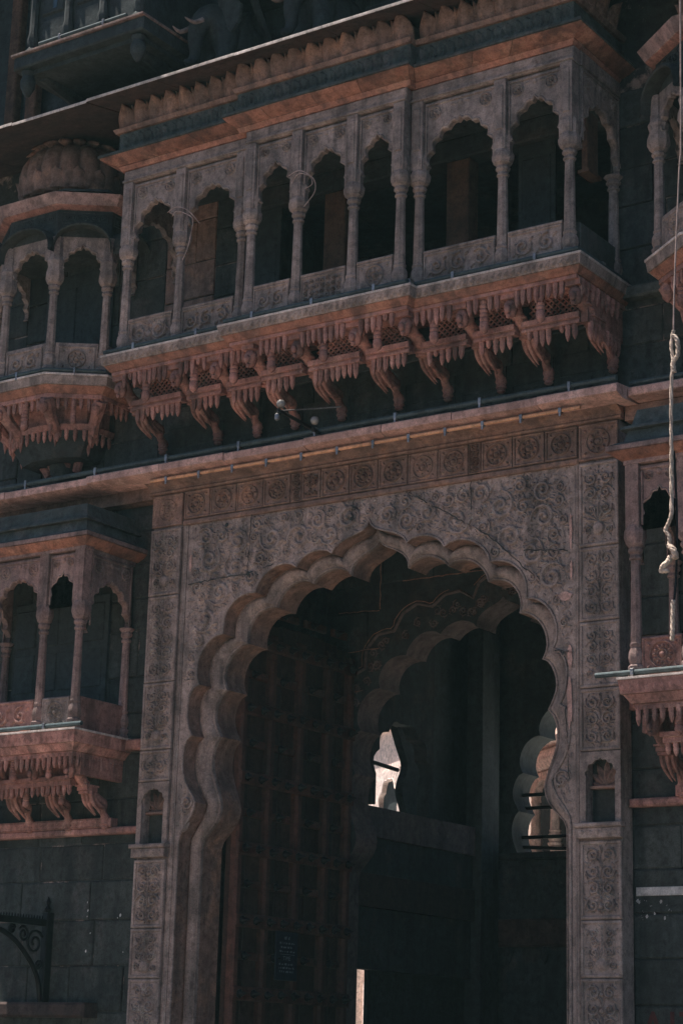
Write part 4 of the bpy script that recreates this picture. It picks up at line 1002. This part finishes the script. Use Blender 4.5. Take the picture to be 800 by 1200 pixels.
# ------------------------------------------------------------------ inside the gateway
ps = thing('gate_passage', 'dark vaulted passage walls and ceiling just inside the gateway', 'passage', (CX, 2, 0))
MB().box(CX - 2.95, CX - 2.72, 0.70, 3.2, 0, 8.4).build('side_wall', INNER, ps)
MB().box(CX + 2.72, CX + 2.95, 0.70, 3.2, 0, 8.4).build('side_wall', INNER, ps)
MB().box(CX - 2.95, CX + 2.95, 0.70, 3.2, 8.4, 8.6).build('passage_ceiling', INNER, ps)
def inner_arch(y0, y1, label, mat, sof=None, z_off=-0.07, wl=3.4, wide=9.0, relief=True, jx=0.0):
    t = thing('inner_arch', label, 'arch', (CX, y0, 0), 'arches inside the gateway')
    poly = [(CX - wl, 0), (CX - wl, 9.2), (CX + wide, 9.2), (CX + wide, 0)] + [(CX + x, max(z + z_off, 0)) for x, z in LB[::-1]]
    MB().faces2(poly, y0, y1 - 0.02).build('arch_wall', mat, t)
    MB().loft([shifted(LB, y=y0 - 0.004, dz=z_off), shifted(LB, y=y1, dz=z_off)]).build('arch_soffit', sof or SOFFIT, t, ang=30)
    if relief:
        L2 = [(x * 1.13, 5.2 + (z - 5.2) * 1.16) for x, z in LB]
        out = [(CX + a[0], z) for a, z in [((p[0],), p[1]) for p in L2] if z > 4.2]
        m = MB(); m.ribbon2(out[::3], 0.05, 0.03, y0)
        for i in range(60):
            q = random.randrange(24, len(LB) - 24); k = random.uniform(1.03, 1.11)
            m.scroll((CX + LB[q][0] * k, 5.2 + (LB[q][1] + z_off - 5.2) * (k + .03)), 0.07, random.choice((-1, 1)), random.uniform(0, 6), 0.02, y0)
        m.build('arch_carving', ARCHIN, t)
    return t
ia = inner_arch(3.2, 3.7, 'dark second arch seen through the gateway, with scalloped soffit', INNER, ARCHIN)
for z0, z1 in ((7.55, 7.9), (7.91, 8.3), (7.0, 7.54), (6.45, 6.99), (5.9, 6.44)):
    x = CX - 2.7
    while x < CX + 2.4:
        w = random.uniform(0.6, 1.0)
        cxm = x + w / 2 - CX
        if z0 > 7.7 or (abs(cxm) > 2.38 and z0 > 5.5): MB().box(x, min(x + w - 0.012, CX + 2.7), 3.17, 3.199, z0, z1, 0.01).build('stone_block', INNER, ia)
        x += w
sm = MB()
def seam(pts, w0=0.012):
    sm.ribbon2([(p[0] + jit(0.008), p[1] + jit(0.008)) for p in resample(pts, max(3, int(math.dist(pts[0], pts[-1]) / 0.06)))], w0, 0.006, 3.168)
for (p, q) in (((-2.62, 7.56), (-1.95, 7.54)), ((-2.6, 7.0), (-1.95, 7.02)), ((-2.6, 6.45), (-2.2, 6.46)), ((-1.6, 7.9), (-0.3, 7.92)), ((-1.95, 8.3), (-1.95, 7.55)), ((0.3, 7.92), (1.4, 7.9))): seam([p, q])
L3 = [(CX + x * 1.14, 5.2 + (z - 5.2) * 1.17) for x, z in LB if z > 5.0]
seam(L3[18:46]); seam(L3[52:92]); seam(L3[100:122])
stuff(sm.build('mortar_seam', ORANGE, ia))
ib = inner_arch(7.6, 8.1, 'farthest scalloped arch inside, opening to the sunlit courtyard', INNER, WOOD, relief=False)  # soffit takes the dark timber colour to stand in for shade
# hall between the two inner arches
hall = thing('inner_hall', 'dark two-storey hall side with timber beams, beyond the second arch', 'hall', (-2.6, 5.6, 0))
MB().box(-5.2, 9.0, 3.69, 7.61, 9.2, 9.35).build('hall_ceiling', INNER, hall)  # unseen left overhang added past the hall wall to shade the screen
MB().box(3.2, 3.4, 3.7, 7.6, 0, 9.2).build('side_wall', INNER, hall)
xw = -2.6
MB().box(xw - 0.30, xw, 3.72, 6.75, 4.13, 4.62, 0.0).build('spandrel_wall', INNER, hall)
for z0, z1, mt in ((4.62, 5.03, ARCHIN), (3.68, 4.12, SOFFIT)):
    MB().box(xw - 0.36, xw + 0.06, 3.72, 6.72, z0, z1).build('timber_beam', mt, hall)
MB().box(xw - 0.36, xw - 0.30, 5.45, 7.6, 5.03, 9.2).build('partition', WOOD, hall)
MB().box(xw - 0.36, xw - 0.30, 4.50, 7.6, 0, 3.68).build('partition', WOOD, hall)
MB().box(xw - 0.20, xw, 3.74, 6.7, 2.86, 3.67).build('partition', INNER, hall)
f, l = frame((xw, 6.7), (xw, 3.74))
cv = catmull([(4.95, 6.4), (5.16, 6.05), (5.32, 5.78), (5.22, 5.55), (5.18, 5.38), (5.27, 5.2), (5.37, 5.03)], 5)
n_ = len(cv); m = MB(); P_ = cv + [(5.6, 5.03), (5.6, 6.4)]
m.add([(xw - 0.36, p[0], p[1]) for p in P_] + [(xw - 0.24, p[0], p[1]) for p in P_], [tuple(range(n_ + 2)), tuple(range(2 * n_ + 3, n_ + 1, -1))] + [(k, (k + 1) % (n_ + 2), (k + 1) % (n_ + 2) + n_ + 2, k + n_ + 2) for k in range(n_ + 2)])
m.build('curved_screen', WOOD, hall)
f2, l2 = frame((xw, 5.30), (xw, 3.74))
arch_panel(hall, f2, 0.0, l2, 5.45, 6.22, 9.1, INNER, -0.0, 0.2, 3, 0.10, 'hall_arch', ros=False, frame_=False, zlow=5.03)
MB().box(xw - 0.12, xw + 0.12, 7.1, 7.3, 0, 9.2, 0.01).build('hall_post', WOOD, hall)
MB().box(xw - 0.12, xw + 0.15, 6.75, 7.08, 0, 9.2, 0.01).build('hall_post', WOOD, hall)
MB().tube([(xw - 0.02, 3.75, 5.66), (xw - 0.02, 4.72, 5.62)], 0.03, 6).build('iron_bar', IRON, hall)

# courtyard behind
MB().add([(-40, 9.0, 0.006), (20, 9.0, 0.006), (20, 40, 0.006), (-40, 40, 0.006)], [(0, 1, 2, 3)]).build('courtyard_floor', COURT)['kind'] = 'structure'
cw = thing('courtyard_building', 'pale pink limewashed building in the sunlit courtyard, glimpsed at the left through the arches', 'building', (-9.0, 14, 0))
MB().box(-13, -7.42, 14.0, 16.3, 0, 12).build('wall', SUNW, cw)
for z in (3.9, 7.9): MB().box(-13, -7.40, 13.85, 14.0, z, z + 0.25, 0.03).build('cornice', SUNW, cw)
fC = lambda s, d, z: (s, 14.0 + d, z)
for s0 in (-8.92,):
    arch_panel(cw, fC, s0, s0 + 1.2, 6.35, 6.92, 7.1, SUNW, -0.10, -0.003, 2, 0.12, 'window_arch', ros=False, frame_=False, zlow=4.2)
    MB().box(s0 + 0.12, s0 + 1.08, 13.985, 13.995, 4.2, 6.9).build('window_pane', WOOD, cw)
MB().lathe([(0.22, 0), (0.22, 0.3), (0.15, 0.4), (0.14, 2.3), (0.22, 2.6)], (-9.08, 13.6, 0.8), 12).build('column', SUNW, cw)
cb = thing('courtyard_building', 'courtyard building with rounded white cornice and pink columns, glimpsed through the far arch', 'building', (-6.3, 16, 0))
MB().box(-11.5, -2.4, 16.4, 20.0, 0, 9.5).build('wall', SUNP, cb)
m = MB(); sec = [(16.4, 7.35), (16.0, 7.30), (15.86, 7.38), (15.80, 7.52), (15.84, 7.68), (15.95, 7.75), (15.75, 7.80), (15.75, 7.90), (16.4, 7.95)]
m.add([(-8.1, p[0], p[1]) for p in sec] + [(-2.5, p[0], p[1]) for p in sec], [tuple(range(9)), tuple(range(17, 8, -1))] + [(k, (k + 1) % 9, (k + 1) % 9 + 9, k + 9) for k in range(9)])
m.build('rounded_cornice', SUNW, cb)
cmx = column_mesh(1.5, 0.11, SUNP)
fB = lambda s, d, z: (s, 16.0 + d, z)
for k in range(6):
    xx = -8.05 + k * 0.92
    link('column', cmx, cb, (xx, 16.0, 5.75))
    arch_panel(cb, fB, xx + 0.0, xx + 0.95, 6.75, 7.15, 7.30, SUNP, -0.08, 0.08, 3, 0.1, 'arch_panel', ros=False, frame_=False)
    MB().box(xx + 0.12, xx + 0.83, 15.98, 16.05, 5.40, 5.72, 0.02).build('balustrade_panel', SUNW, cb)
    MB().box(xx - 0.10, xx + 0.10, 15.93, 16.1, 5.35, 5.80, 0.02).build('balustrade_pier', SUNW, cb)
MB().box(-8.1, -2.5, 16.37, 16.399, 5.4, 7.3).build('gallery_shade', WOOD, cb)
MB().box(-8.1, -2.5, 15.9, 16.4, 5.15, 5.349, 0.02).build('gallery_floor', SUNW, cb)
cw.rotation_euler[2] = R(-37); cb.rotation_euler[2] = R(-37)
rl = thing('iron_railing', 'black iron railing bars across the far arch inside the gateway', 'railing', (CX, 7.9, 4.8))
for z in (5.62, 5.42, 4.98): MB().tube([(CX - 2.5, 7.9, z + 0.02), (CX + 2.5, 7.9, z)], 0.03, 6).build('rail_bar', IRON, rl)
MB().tube([(CX - 2.45, 7.88, 4.86), (CX + 2.45, 7.75, 4.55)], 0.03, 6).build('rail_bar', IRON, rl)
for k in range(6): MB().tube([(CX - 2.4 + k * 0.95, 7.9, 4.5), (CX - 2.4 + k * 0.95, 7.9, 5.0)], 0.02, 6).build('rail_post', IRON, rl)
lb = thing('low_gallery', 'dark stone gallery front below the far arch railing', 'gallery', (CX, 7.4, 0))
MB().box(CX - 2.55, CX + 2.8, 7.50, 7.58, 0, 3.6).build('gallery_wall', INNER, lb)
MB().box(CX - 2.55, CX + 2.8, 7.45, 7.59, 3.6, 4.62, 0.02).build('gallery_front', INNER, lb)
MB().box(CX - 2.55, CX + 2.8, 7.33, 7.45, 3.35, 3.75, 0.03).build('gallery_beam', SOFFIT, lb)
MB().box(CX - 2.55, CX + 2.8, 7.36, 7.59, 4.622, 4.72, 0.02).build('gallery_coping', INNER, lb)
for k in range(9): MB().lathe([(0.05, 0), (0.06, -0.08), (0.03, -0.2), (0.004, -0.26)], (CX - 2.3 + k * 0.6, 7.40, 3.35), 8).build('pendant', INNER, lb)
bd = thing('information_board', 'dark board on legs standing in the shaded hall near the bottom', 'board', (-3.38, 6.0, 0))
MB().box(-3.76, -2.99, 5.98, 6.03, 1.7, 2.50, 0.01).build('board_face', SIGNB, bd)
MB().box(-3.60, -3.15, 5.99, 6.03, 2.505, 2.58).build('board_crest', SIGNB, bd)
for x in (-3.7, -3.05): MB().box(x - 0.03, x + 0.03, 5.99, 6.04, 0, 1.7).build('leg', IRON, bd)
pt_ = thing('potted_plant', 'small leafy plant against the bright courtyard near the bottom', 'plant', (-8.9, 13.2, 0))
MB().lathe([(0.2, 0), (0.28, 0.5), (0.30, 0.55), (0.26, 0.56)], (-8.9, 13.2, 0), 12).build('pot', SUNP, pt_)
m = MB(); sm = MB()
for k in range(16):
    a = random.uniform(0, 6.28); h = random.uniform(1.3, 2.6); r_ = random.uniform(0.1, 0.45)
    top = (-8.9 + r_ * math.cos(a), 13.2 + r_ * math.sin(a), h); sm.tube([(-8.9, 13.2, 0.5), ((-8.9 + top[0]) / 2, (13.2 + top[1]) / 2, h * 0.6), top], 0.012, 4)
    for q in range(9):
        t = 0.45 + 0.55 * q / 8; c = Vector((-8.9, 13.2, 0.5)).lerp(Vector(top), t); aa = random.uniform(0, 6.28)
        d = Vector((math.cos(aa), math.sin(aa), random.uniform(-0.3, 0.7))) * 0.16; s_ = Vector((-d.y, d.x, 0)).normalized() * 0.035
        m.add([tuple(c), tuple(c + d * 0.5 + s_), tuple(c + d), tuple(c + d * 0.5 - s_)], [(0, 1, 2, 3)])
stuff(m.build('foliage', LEAF, pt_)); sm.build('stem', LEAF, pt_)

# ------------------------------------------------------------------ open door leaf
dr = thing('gate_door', 'tall studded red-brown timber door leaf folded open inside the gateway', 'door', (-2.45, 0.75, 0))
fD, lD = frame((-2.2, 0.70), (-2.2, 3.06))          # s runs inwards, d negative faces the passage... flipped below
fD = lambda s, d, z: (-2.42 - d, 0.69 + s, z)
LDR = 2.49
# leaf boards
nb = 8
for k in range(nb):
    a = k * LDR / nb; MB(fD).box(a + 0.004, a + LDR / nb - 0.004, 0.0, 0.07, 0.1, 6.95 + 0.12 * math.sin(k * PI / 8), 0.008).build('door_board', DOORB, dr)
for s_ in (0.07, 0.66, 1.29, 1.92, 2.42):
    MB(fD).box(s_ - 0.065, s_ + 0.065, -0.10, -0.001, 0.12, 6.9, 0.03).build('door_stile', DOORW, dr)
stm = MB().lathe([(0.05, 0), (0.055, 0.02), (0.035, 0.035), (0.028, 0.06), (0.004, 0.12)], (0, 0, 0), 8).mesh('door_stud', IRON, ang=40)
z = 0.68; 
while z < 6.8:
    MB(fD).box(0.0, LDR, -0.125, -0.101, z - 0.085, z + 0.085, 0.02).build('door_batten', DOORW, dr)
    for k in range(9):
        o = link('door_stud', stm, dr, fD(0.12 + k * 0.28, -0.125, z + jit(0.01))); o.rotation_euler = (0, PI / 2, 0)
    for s0, s1 in ((0.15, 0.58), (0.74, 1.21), (1.37, 1.84), (2.0, 2.34)):
        MB(fD).box(s0, s1, -0.06, -0.002, z + 0.40, z + 0.50, 0.015).build('door_rail', DOORW, dr)
        o = link('door_stud', stm, dr, fD((s0 + s1) / 2 - 0.1, -0.06, z + 0.45)); o.rotation_euler = (0, PI / 2, 0)
    z += 0.865
MB(fD).box(-0.02, LDR, -0.03, 0.08, 0.02, 0.10).build('door_foot', IRON, dr)

# notice on the door
nt = thing('notice_sign', 'small navy notice with white lettering fixed low on the door', 'sign', (-2.265, 1.725, 2.89))
MB().box(-2.292, -2.270, 1.505, 1.955, 2.60, 3.19).build('sign_board', SIGNB, nt)
def text_obj(body, size, loc, rot, mat, name, parent, sx=1.0):
    c = bpy.data.curves.new(name, 'FONT'); c.body = body; c.size = size; c.align_x = 'CENTER'; c.align_y = 'CENTER'; c.extrude = 0.0
    tmp = bpy.data.objects.new(name, c); COL.objects.link(tmp)
    dg = bpy.context.evaluated_depsgraph_get(); me = bpy.data.meshes.new_from_object(tmp.evaluated_get(dg)); bpy.data.objects.remove(tmp)
    me.materials.clear(); me.materials.append(mat)
    o = link(name, me, parent, loc); o.rotation_euler = rot; o.scale = (sx, 1, 1); return o
text_obj('TIME', 0.075, (-2.2685, 1.73, 2.865), (PI / 2, 0, PI / 2), INK, 'lettering', nt)
m = MB()
def dashes(y0, y1, z, h):
    y = y0
    while y < y1 - 0.01:
        w = random.uniform(0.02, 0.07); w = min(w, y1 - y)
        k = int(max(1, w / 0.016))
        for i in range(k):
            hh = h * random.uniform(0.55, 1.0); m.box(-2.2695, -2.2685, y + 0.245 + i * 0.016, y + 0.245 + i * 0.016 + 0.011, z + 0.02, z + 0.02 + hh)
        y += w + 0.016
dashes(1.43, 1.55, 3.075, 0.045)
for z, a, b in ((3.02, 1.33, 1.65), (2.97, 1.36, 1.62), (2.92, 1.33, 1.65), (2.765, 1.33, 1.64), (2.72, 1.33, 1.65), (2.675, 1.34, 1.62)): dashes(a, b, z, 0.026)
m.box(-2.2695, -2.2685, 1.585, 1.895, 2.913, 2.917); stuff(m.build('small_print', INK, nt))

# ------------------------------------------------------------------ tubes along ledges
def rail(name, label, pts, r, clips, group='tubes along the ledges', mat=PIPE, drop=0.05, cm=STEEL):
    t = thing(name, label, 'tube', pts[0], group)
    MB().tube(pts, r, 8).build('tube', mat, t)
    P = [Vector(p) for p in pts]
    for i in range(len(P) - 1):
        n_ = max(1, int((P[i + 1] - P[i]).length / clips))
        for k in range(n_):
            q = P[i].lerp(P[i + 1], (k + 0.5) / n_)
            m_ = MB(); m_.box(q.x - 0.018, q.x + 0.018, q.y - r - 0.008, q.y + r + 0.008, q.z - r - 0.006, q.z + r + 0.008); m_.box(q.x - 0.012, q.x + 0.012, q.y - r - 0.006, q.y - r + 0.004, q.z - r - drop, q.z)
            m_.build('clip', cm, t)
rail('ledge_tube', 'long teal tube clipped along the pink ledge above the gateway', [(-7, -0.38, 8.865), (-3.4, -0.38, 8.875), (0, -0.38, 8.88), (3.40, -0.38, 8.875)], 0.032, 0.95)
rail('ledge_tube', 'short teal tube on the ledge right of the gateway, beside the rope', [(3.44, -0.14, 8.87), (6.5, -0.14, 8.87)], 0.028, 0.9)
rail('balcony_tube', 'teal tube along the floor edge of the long balcony', [(-3.46, -0.97, 10.20), (-1.48, -0.97, 10.20), (-1.46, -1.10, 10.20), (1.14, -1.10, 10.20), (1.16, -0.97, 10.20), (3.25, -0.97, 10.20), (3.25, 0.2, 10.20)], 0.030, 0.8)
rail('balcony_tube', 'teal tube along the floor edge of the domed left balcony', [(-5.5, -0.88, 10.20), (-4.54, -0.88, 10.20), (-3.92, -0.40, 10.20)], 0.026, 0.7)
rail('balcony_tube', 'teal tube along the floor edge of the low left balcony', [(-6.0, -0.80, 5.53), (-3.62, -0.80, 5.53)], 0.028, 0.8)
rail('balcony_tube', 'teal tube poking out along the floor edge of the low right balcony', [(3.34, -0.80, 5.53), (5.9, -0.80, 5.53)], 0.028, 0.8)
rail('bay_tube', 'thin dark blue tube on the floor edge of the timber bay', [(-4.4, -1.56, 14.50), (-2.9, -1.56, 14.50)], 0.025, 0.7)
ls = rail('light_strip', 'thin orange strip on small clips hung below the pink ledge', [(-3.1, -0.36, 8.615), (0, -0.36, 8.615), (2.95, -0.36, 8.615)], 0.021, 0.45, None, STRIP, 0.05)

# lamp arm
la = thing('lamp_arm', 'bent metal arm with two small round lamps reaching out over the ledge', 'lamp', (-0.5, -0.45, 8.82))
MB().tube([(-0.50, -0.42, 8.84), (-0.48, -0.9, 8.86), (-0.46, -1.30, 8.87)], 0.022, 6).build('arm', IRON, la)
MB().tube([(-0.46, -1.22, 8.88), (-0.32, -0.80, 9.0), (-0.10, -0.55, 9.06)], 0.009, 5).build('stay_rod', STEEL, la)
for p in ((-0.42, -1.30, 8.93), (-0.42, -0.62, 8.92)):
    lm = MB().lathe([(0.01, -0.05), (0.035, -0.04), (0.05, -0.015), (0.054, 0.01), (0.04, 0.04), (0.01, 0.05)], p, 12).build('lamp_head', LAMPW, la)
    MB().lathe([(0.02, 0), (0.03, -0.03), (0.015, -0.06)], (p[0] - 0.02, p[1], p[2] - 0.07), 8).build('lamp_socket', IRON, lm)
MB().lathe([(0.005, -0.05), (0.03, -0.03), (0.03, 0.03), (0.005, 0.05)], (-0.46, -1.31, 8.78), 8).build('end_knob', STEEL, la)

# rope
rp = thing('hanging_rope', 'pale knotted rope hanging down in front of the right balconies', 'rope', (4.9, -2.2, 5.5))
MB().tube(catmull([(5.10, -2.2, 15.0), (5.05, -2.2, 10.84), (5.02, -2.2, 10.21), (4.95, -2.2, 9.05), (4.93, -2.2, 8.5)], 3), 0.008, 6).build('thin_cord', WIRE, rp)
def twist(pts, r, name):
    P = catmull(pts, 8); m = MB()
    for k in range(3):
        q = []
        for i, p in enumerate(P):
            a = i * 0.55 + k * 2.094; q.append((p[0] + r * 0.55 * math.cos(a), p[1] + r * 0.55 * math.sin(a), p[2]))
        m.tube(q, r * 0.62, 5)
    return m.build(name, ROPE, rp)
twist([(4.93, -2.2, 8.5), (4.965, -2.2, 8.44), (4.97, -2.2, 8.3), (4.92, -2.2, 8.22), (4.93, -2.2, 8.12)], 0.022, 'rope_loop')
twist([(4.93, -2.2, 8.55), (4.905, -2.2, 8.4), (4.92, -2.2, 8.25), (4.90, -2.2, 8.0), (4.89, -2.2, 7.6), (4.89, -2.2, 7.34)], 0.017, 'rope_strand')
twist([(4.89, -2.2, 7.36), (4.885, -2.2, 7.07), (4.88, -2.2, 6.74), (4.85, -2.2, 6.64), (4.815, -2.2, 6.57), (4.85, -2.2, 6.50), (4.85, -2.2, 6.41)], 0.019, 'rope_strand')
twist([(4.85, -2.2, 6.41), (4.90, -2.22, 6.36), (4.91, -2.2, 6.29), (4.86, -2.18, 6.31), (4.84, -2.2, 6.26), (4.80, -2.22, 6.22), (4.775, -2.2, 6.17), (4.82, -2.2, 6.17)], 0.030, 'rope_knot')
MB().tube(catmull([(4.90, -2.17, 7.34), (4.92, -2.17, 6.7), (4.905, -2.17, 6.2), (4.885, -2.17, 5.95), (4.88, -2.2, 5.85)], 4), 0.011, 6).build('thin_cord', IRON, rp)
twist([(4.88, -2.2, 5.88), (4.875, -2.2, 5.75), (4.87, -2.2, 5.60), (4.862, -2.2, 5.50)], 0.020, 'rope_end')

# wires tied round the column heads
w1 = thing('tied_wire', 'pale wire tied round the second column head of the long balcony', 'wire', (-2.4, -0.95, 11.8), 'wires tied on the long balcony')
MB().tube(catmull([(-2.58, -0.93, 11.93), (-2.42, -0.95, 11.965), (-2.21, -0.97, 11.86), (-2.02, -0.97, 11.65)], 5), 0.0065, 5).build('strand', WIRE, w1)
MB().tube(catmull([(-2.50, -0.93, 11.86), (-2.40, -0.96, 11.90), (-2.22, -0.97, 11.81), (-2.13, -0.97, 11.72), (-2.15, -0.97, 11.53), (-2.20, -0.96, 11.36), (-2.28, -0.95, 11.22)], 5), 0.0065, 5).build('strand', WIRE, w1)
w2 = thing('tied_wire', 'pale wire looped round the middle column head of the long balcony', 'wire', (-0.4, -1.05, 11.8), 'wires tied on the long balcony')
MB().tube(catmull([(-0.62, -1.04, 11.93), (-0.44, -1.06, 11.95), (-0.24, -1.06, 11.80), (-0.22, -1.05, 11.63), (-0.37, -1.05, 11.47)], 5), 0.0065, 5).build('strand', WIRE, w2)
MB().tube(catmull([(-0.57, -1.04, 11.82), (-0.46, -1.06, 11.91), (-0.30, -1.06, 11.85), (-0.26, -1.05, 11.74), (-0.36, -1.05, 11.70)], 5), 0.0065, 5).build('strand', WIRE, w2)

# iron bracket on the left wall
ibk = thing('iron_bracket', 'black cast iron scroll bracket fixed low on the left wall', 'bracket', (-4.87, 0.25, 2.9))
MB().box(-4.92, -4.82, 0.13, 0.245, 2.2, 3.36, 0.01).build('wall_plate', IRON, ibk)
MB().lathe([(0.03, 0), (0.05, 0.04), (0.02, 0.09), (0.035, 0.13), (0.003, 0.2)], (-4.87, 0.18, 3.36), 8).build('finial', IRON, ibk)
MB().box(-4.91, -4.83, -1.05, 0.13, 3.19, 3.27).build('top_bar', IRON, ibk)
m = MB()
for k in range(22): m.lathe([(0.016, 0), (0.016, 0.025), (0.002, 0.05)], (-4.87, 0.09 - k * 0.05, 3.27), 5)
m.build('bar_teeth', IRON, ibk)
MB().tube(catmull([(-4.87, 0.14, 2.28), (-4.87, 0.06, 2.55), (-4.87, -0.14, 2.80), (-4.87, -0.50, 3.05), (-4.87, -1.0, 3.18)], 5), 0.035, 6).build('brace', IRON, ibk)
def iscroll(cy, cz, r, d, ph):
    pts = [(-4.87, cy + r * (1 - 0.8 * t / 20) * math.cos(ph + d * t * 0.5), cz + r * (1 - 0.8 * t / 20) * math.sin(ph + d * t * 0.5)) for t in range(21)]
    MB().tube(pts, 0.02, 5).build('scroll', IRON, ibk)
iscroll(-0.03, 2.98, 0.16, 1, 0.5); iscroll(-0.24, 3.07, 0.10, -1, 2.5); iscroll(-0.45, 3.12, 0.06, 1, 0.3); iscroll(0.06, 2.72, 0.06, -1, 1.0)

# painted strip and lettering on the right wall
st = thing('wall_strip', 'white strip fixed on the dark wall right of the gateway', 'strip', (3.9, 0.23, 3.43))
MB().box(3.265, 5.2, 0.225, 0.243, 3.385, 3.475, 0.004).build('strip_face', WHITEP, st)
m = MB()
for k in range(30):
    qx, qz = ((3.30, 3.34), (3.32, 3.18), (3.55, 3.33), (3.62, 3.22), (3.42, 3.27))[k % 5]; px = qx + random.gauss(0, 0.03); pz = qz + random.gauss(0, 0.025); s_ = random.uniform(0.003, 0.006) + (0.016 if random.random() < 0.25 else 0)
    n_ = 6; m.add([(px + s_ * random.uniform(0.4, 1) * math.cos(i * PI / 3), 0.2415, pz + s_ * random.uniform(0.5, 1.4) * math.sin(i * PI / 3)) for i in range(n_)], [tuple(range(n_))])
stuff(m.build('paint_flecks', WHITEP, st))
lt = thing('wall_lettering', 'faded red painted letters at the very bottom of the right wall', 'lettering', (3.8, 0.24, 2.0))
text_obj('AIZA', 0.52, (3.80, 0.2405, 2.02), (PI / 2, 0, 0), REDP, 'letters', lt, 0.9)
fl = thing('paint_flecks', 'tiny white paint flecks on the dark lower left wall', 'paint flecks', (-3.9, 0.24, 3.2))
m = MB()
for k in range(9):
    px = random.uniform(-4.3, -3.5); pz = random.uniform(2.8, 3.5); s_ = random.uniform(0.006, 0.02)
    m.add([(px + s_ * random.uniform(0.4, 1) * math.cos(i * PI / 3), 0.2415, pz + s_ * random.uniform(0.5, 1.6) * math.sin(i * PI / 3)) for i in range(6)], [tuple(range(6))])
stuff(m.build('fleck', WHITEP, fl))

# ------------------------------------------------------------------ added teal air volume that lifts the dark tones
hz = MB().box(-205, 205, -205, 205, -1.0, 18.4)
hm = bpy.data.materials.new('teal_lift_air'); hm.use_nodes = True; hn = hm.node_tree; hn.nodes.clear()
pv = hn.nodes.new('ShaderNodeVolumePrincipled'); pv.inputs['Density'].default_value = 0.00040; pv.inputs['Color'].default_value = (0.52, 0.88, 0.90, 1)
ho = hn.nodes.new('ShaderNodeOutputMaterial'); hn.links.new(pv.outputs[0], ho.inputs['Volume'])
stuff(hz.build('lift_haze', hm))
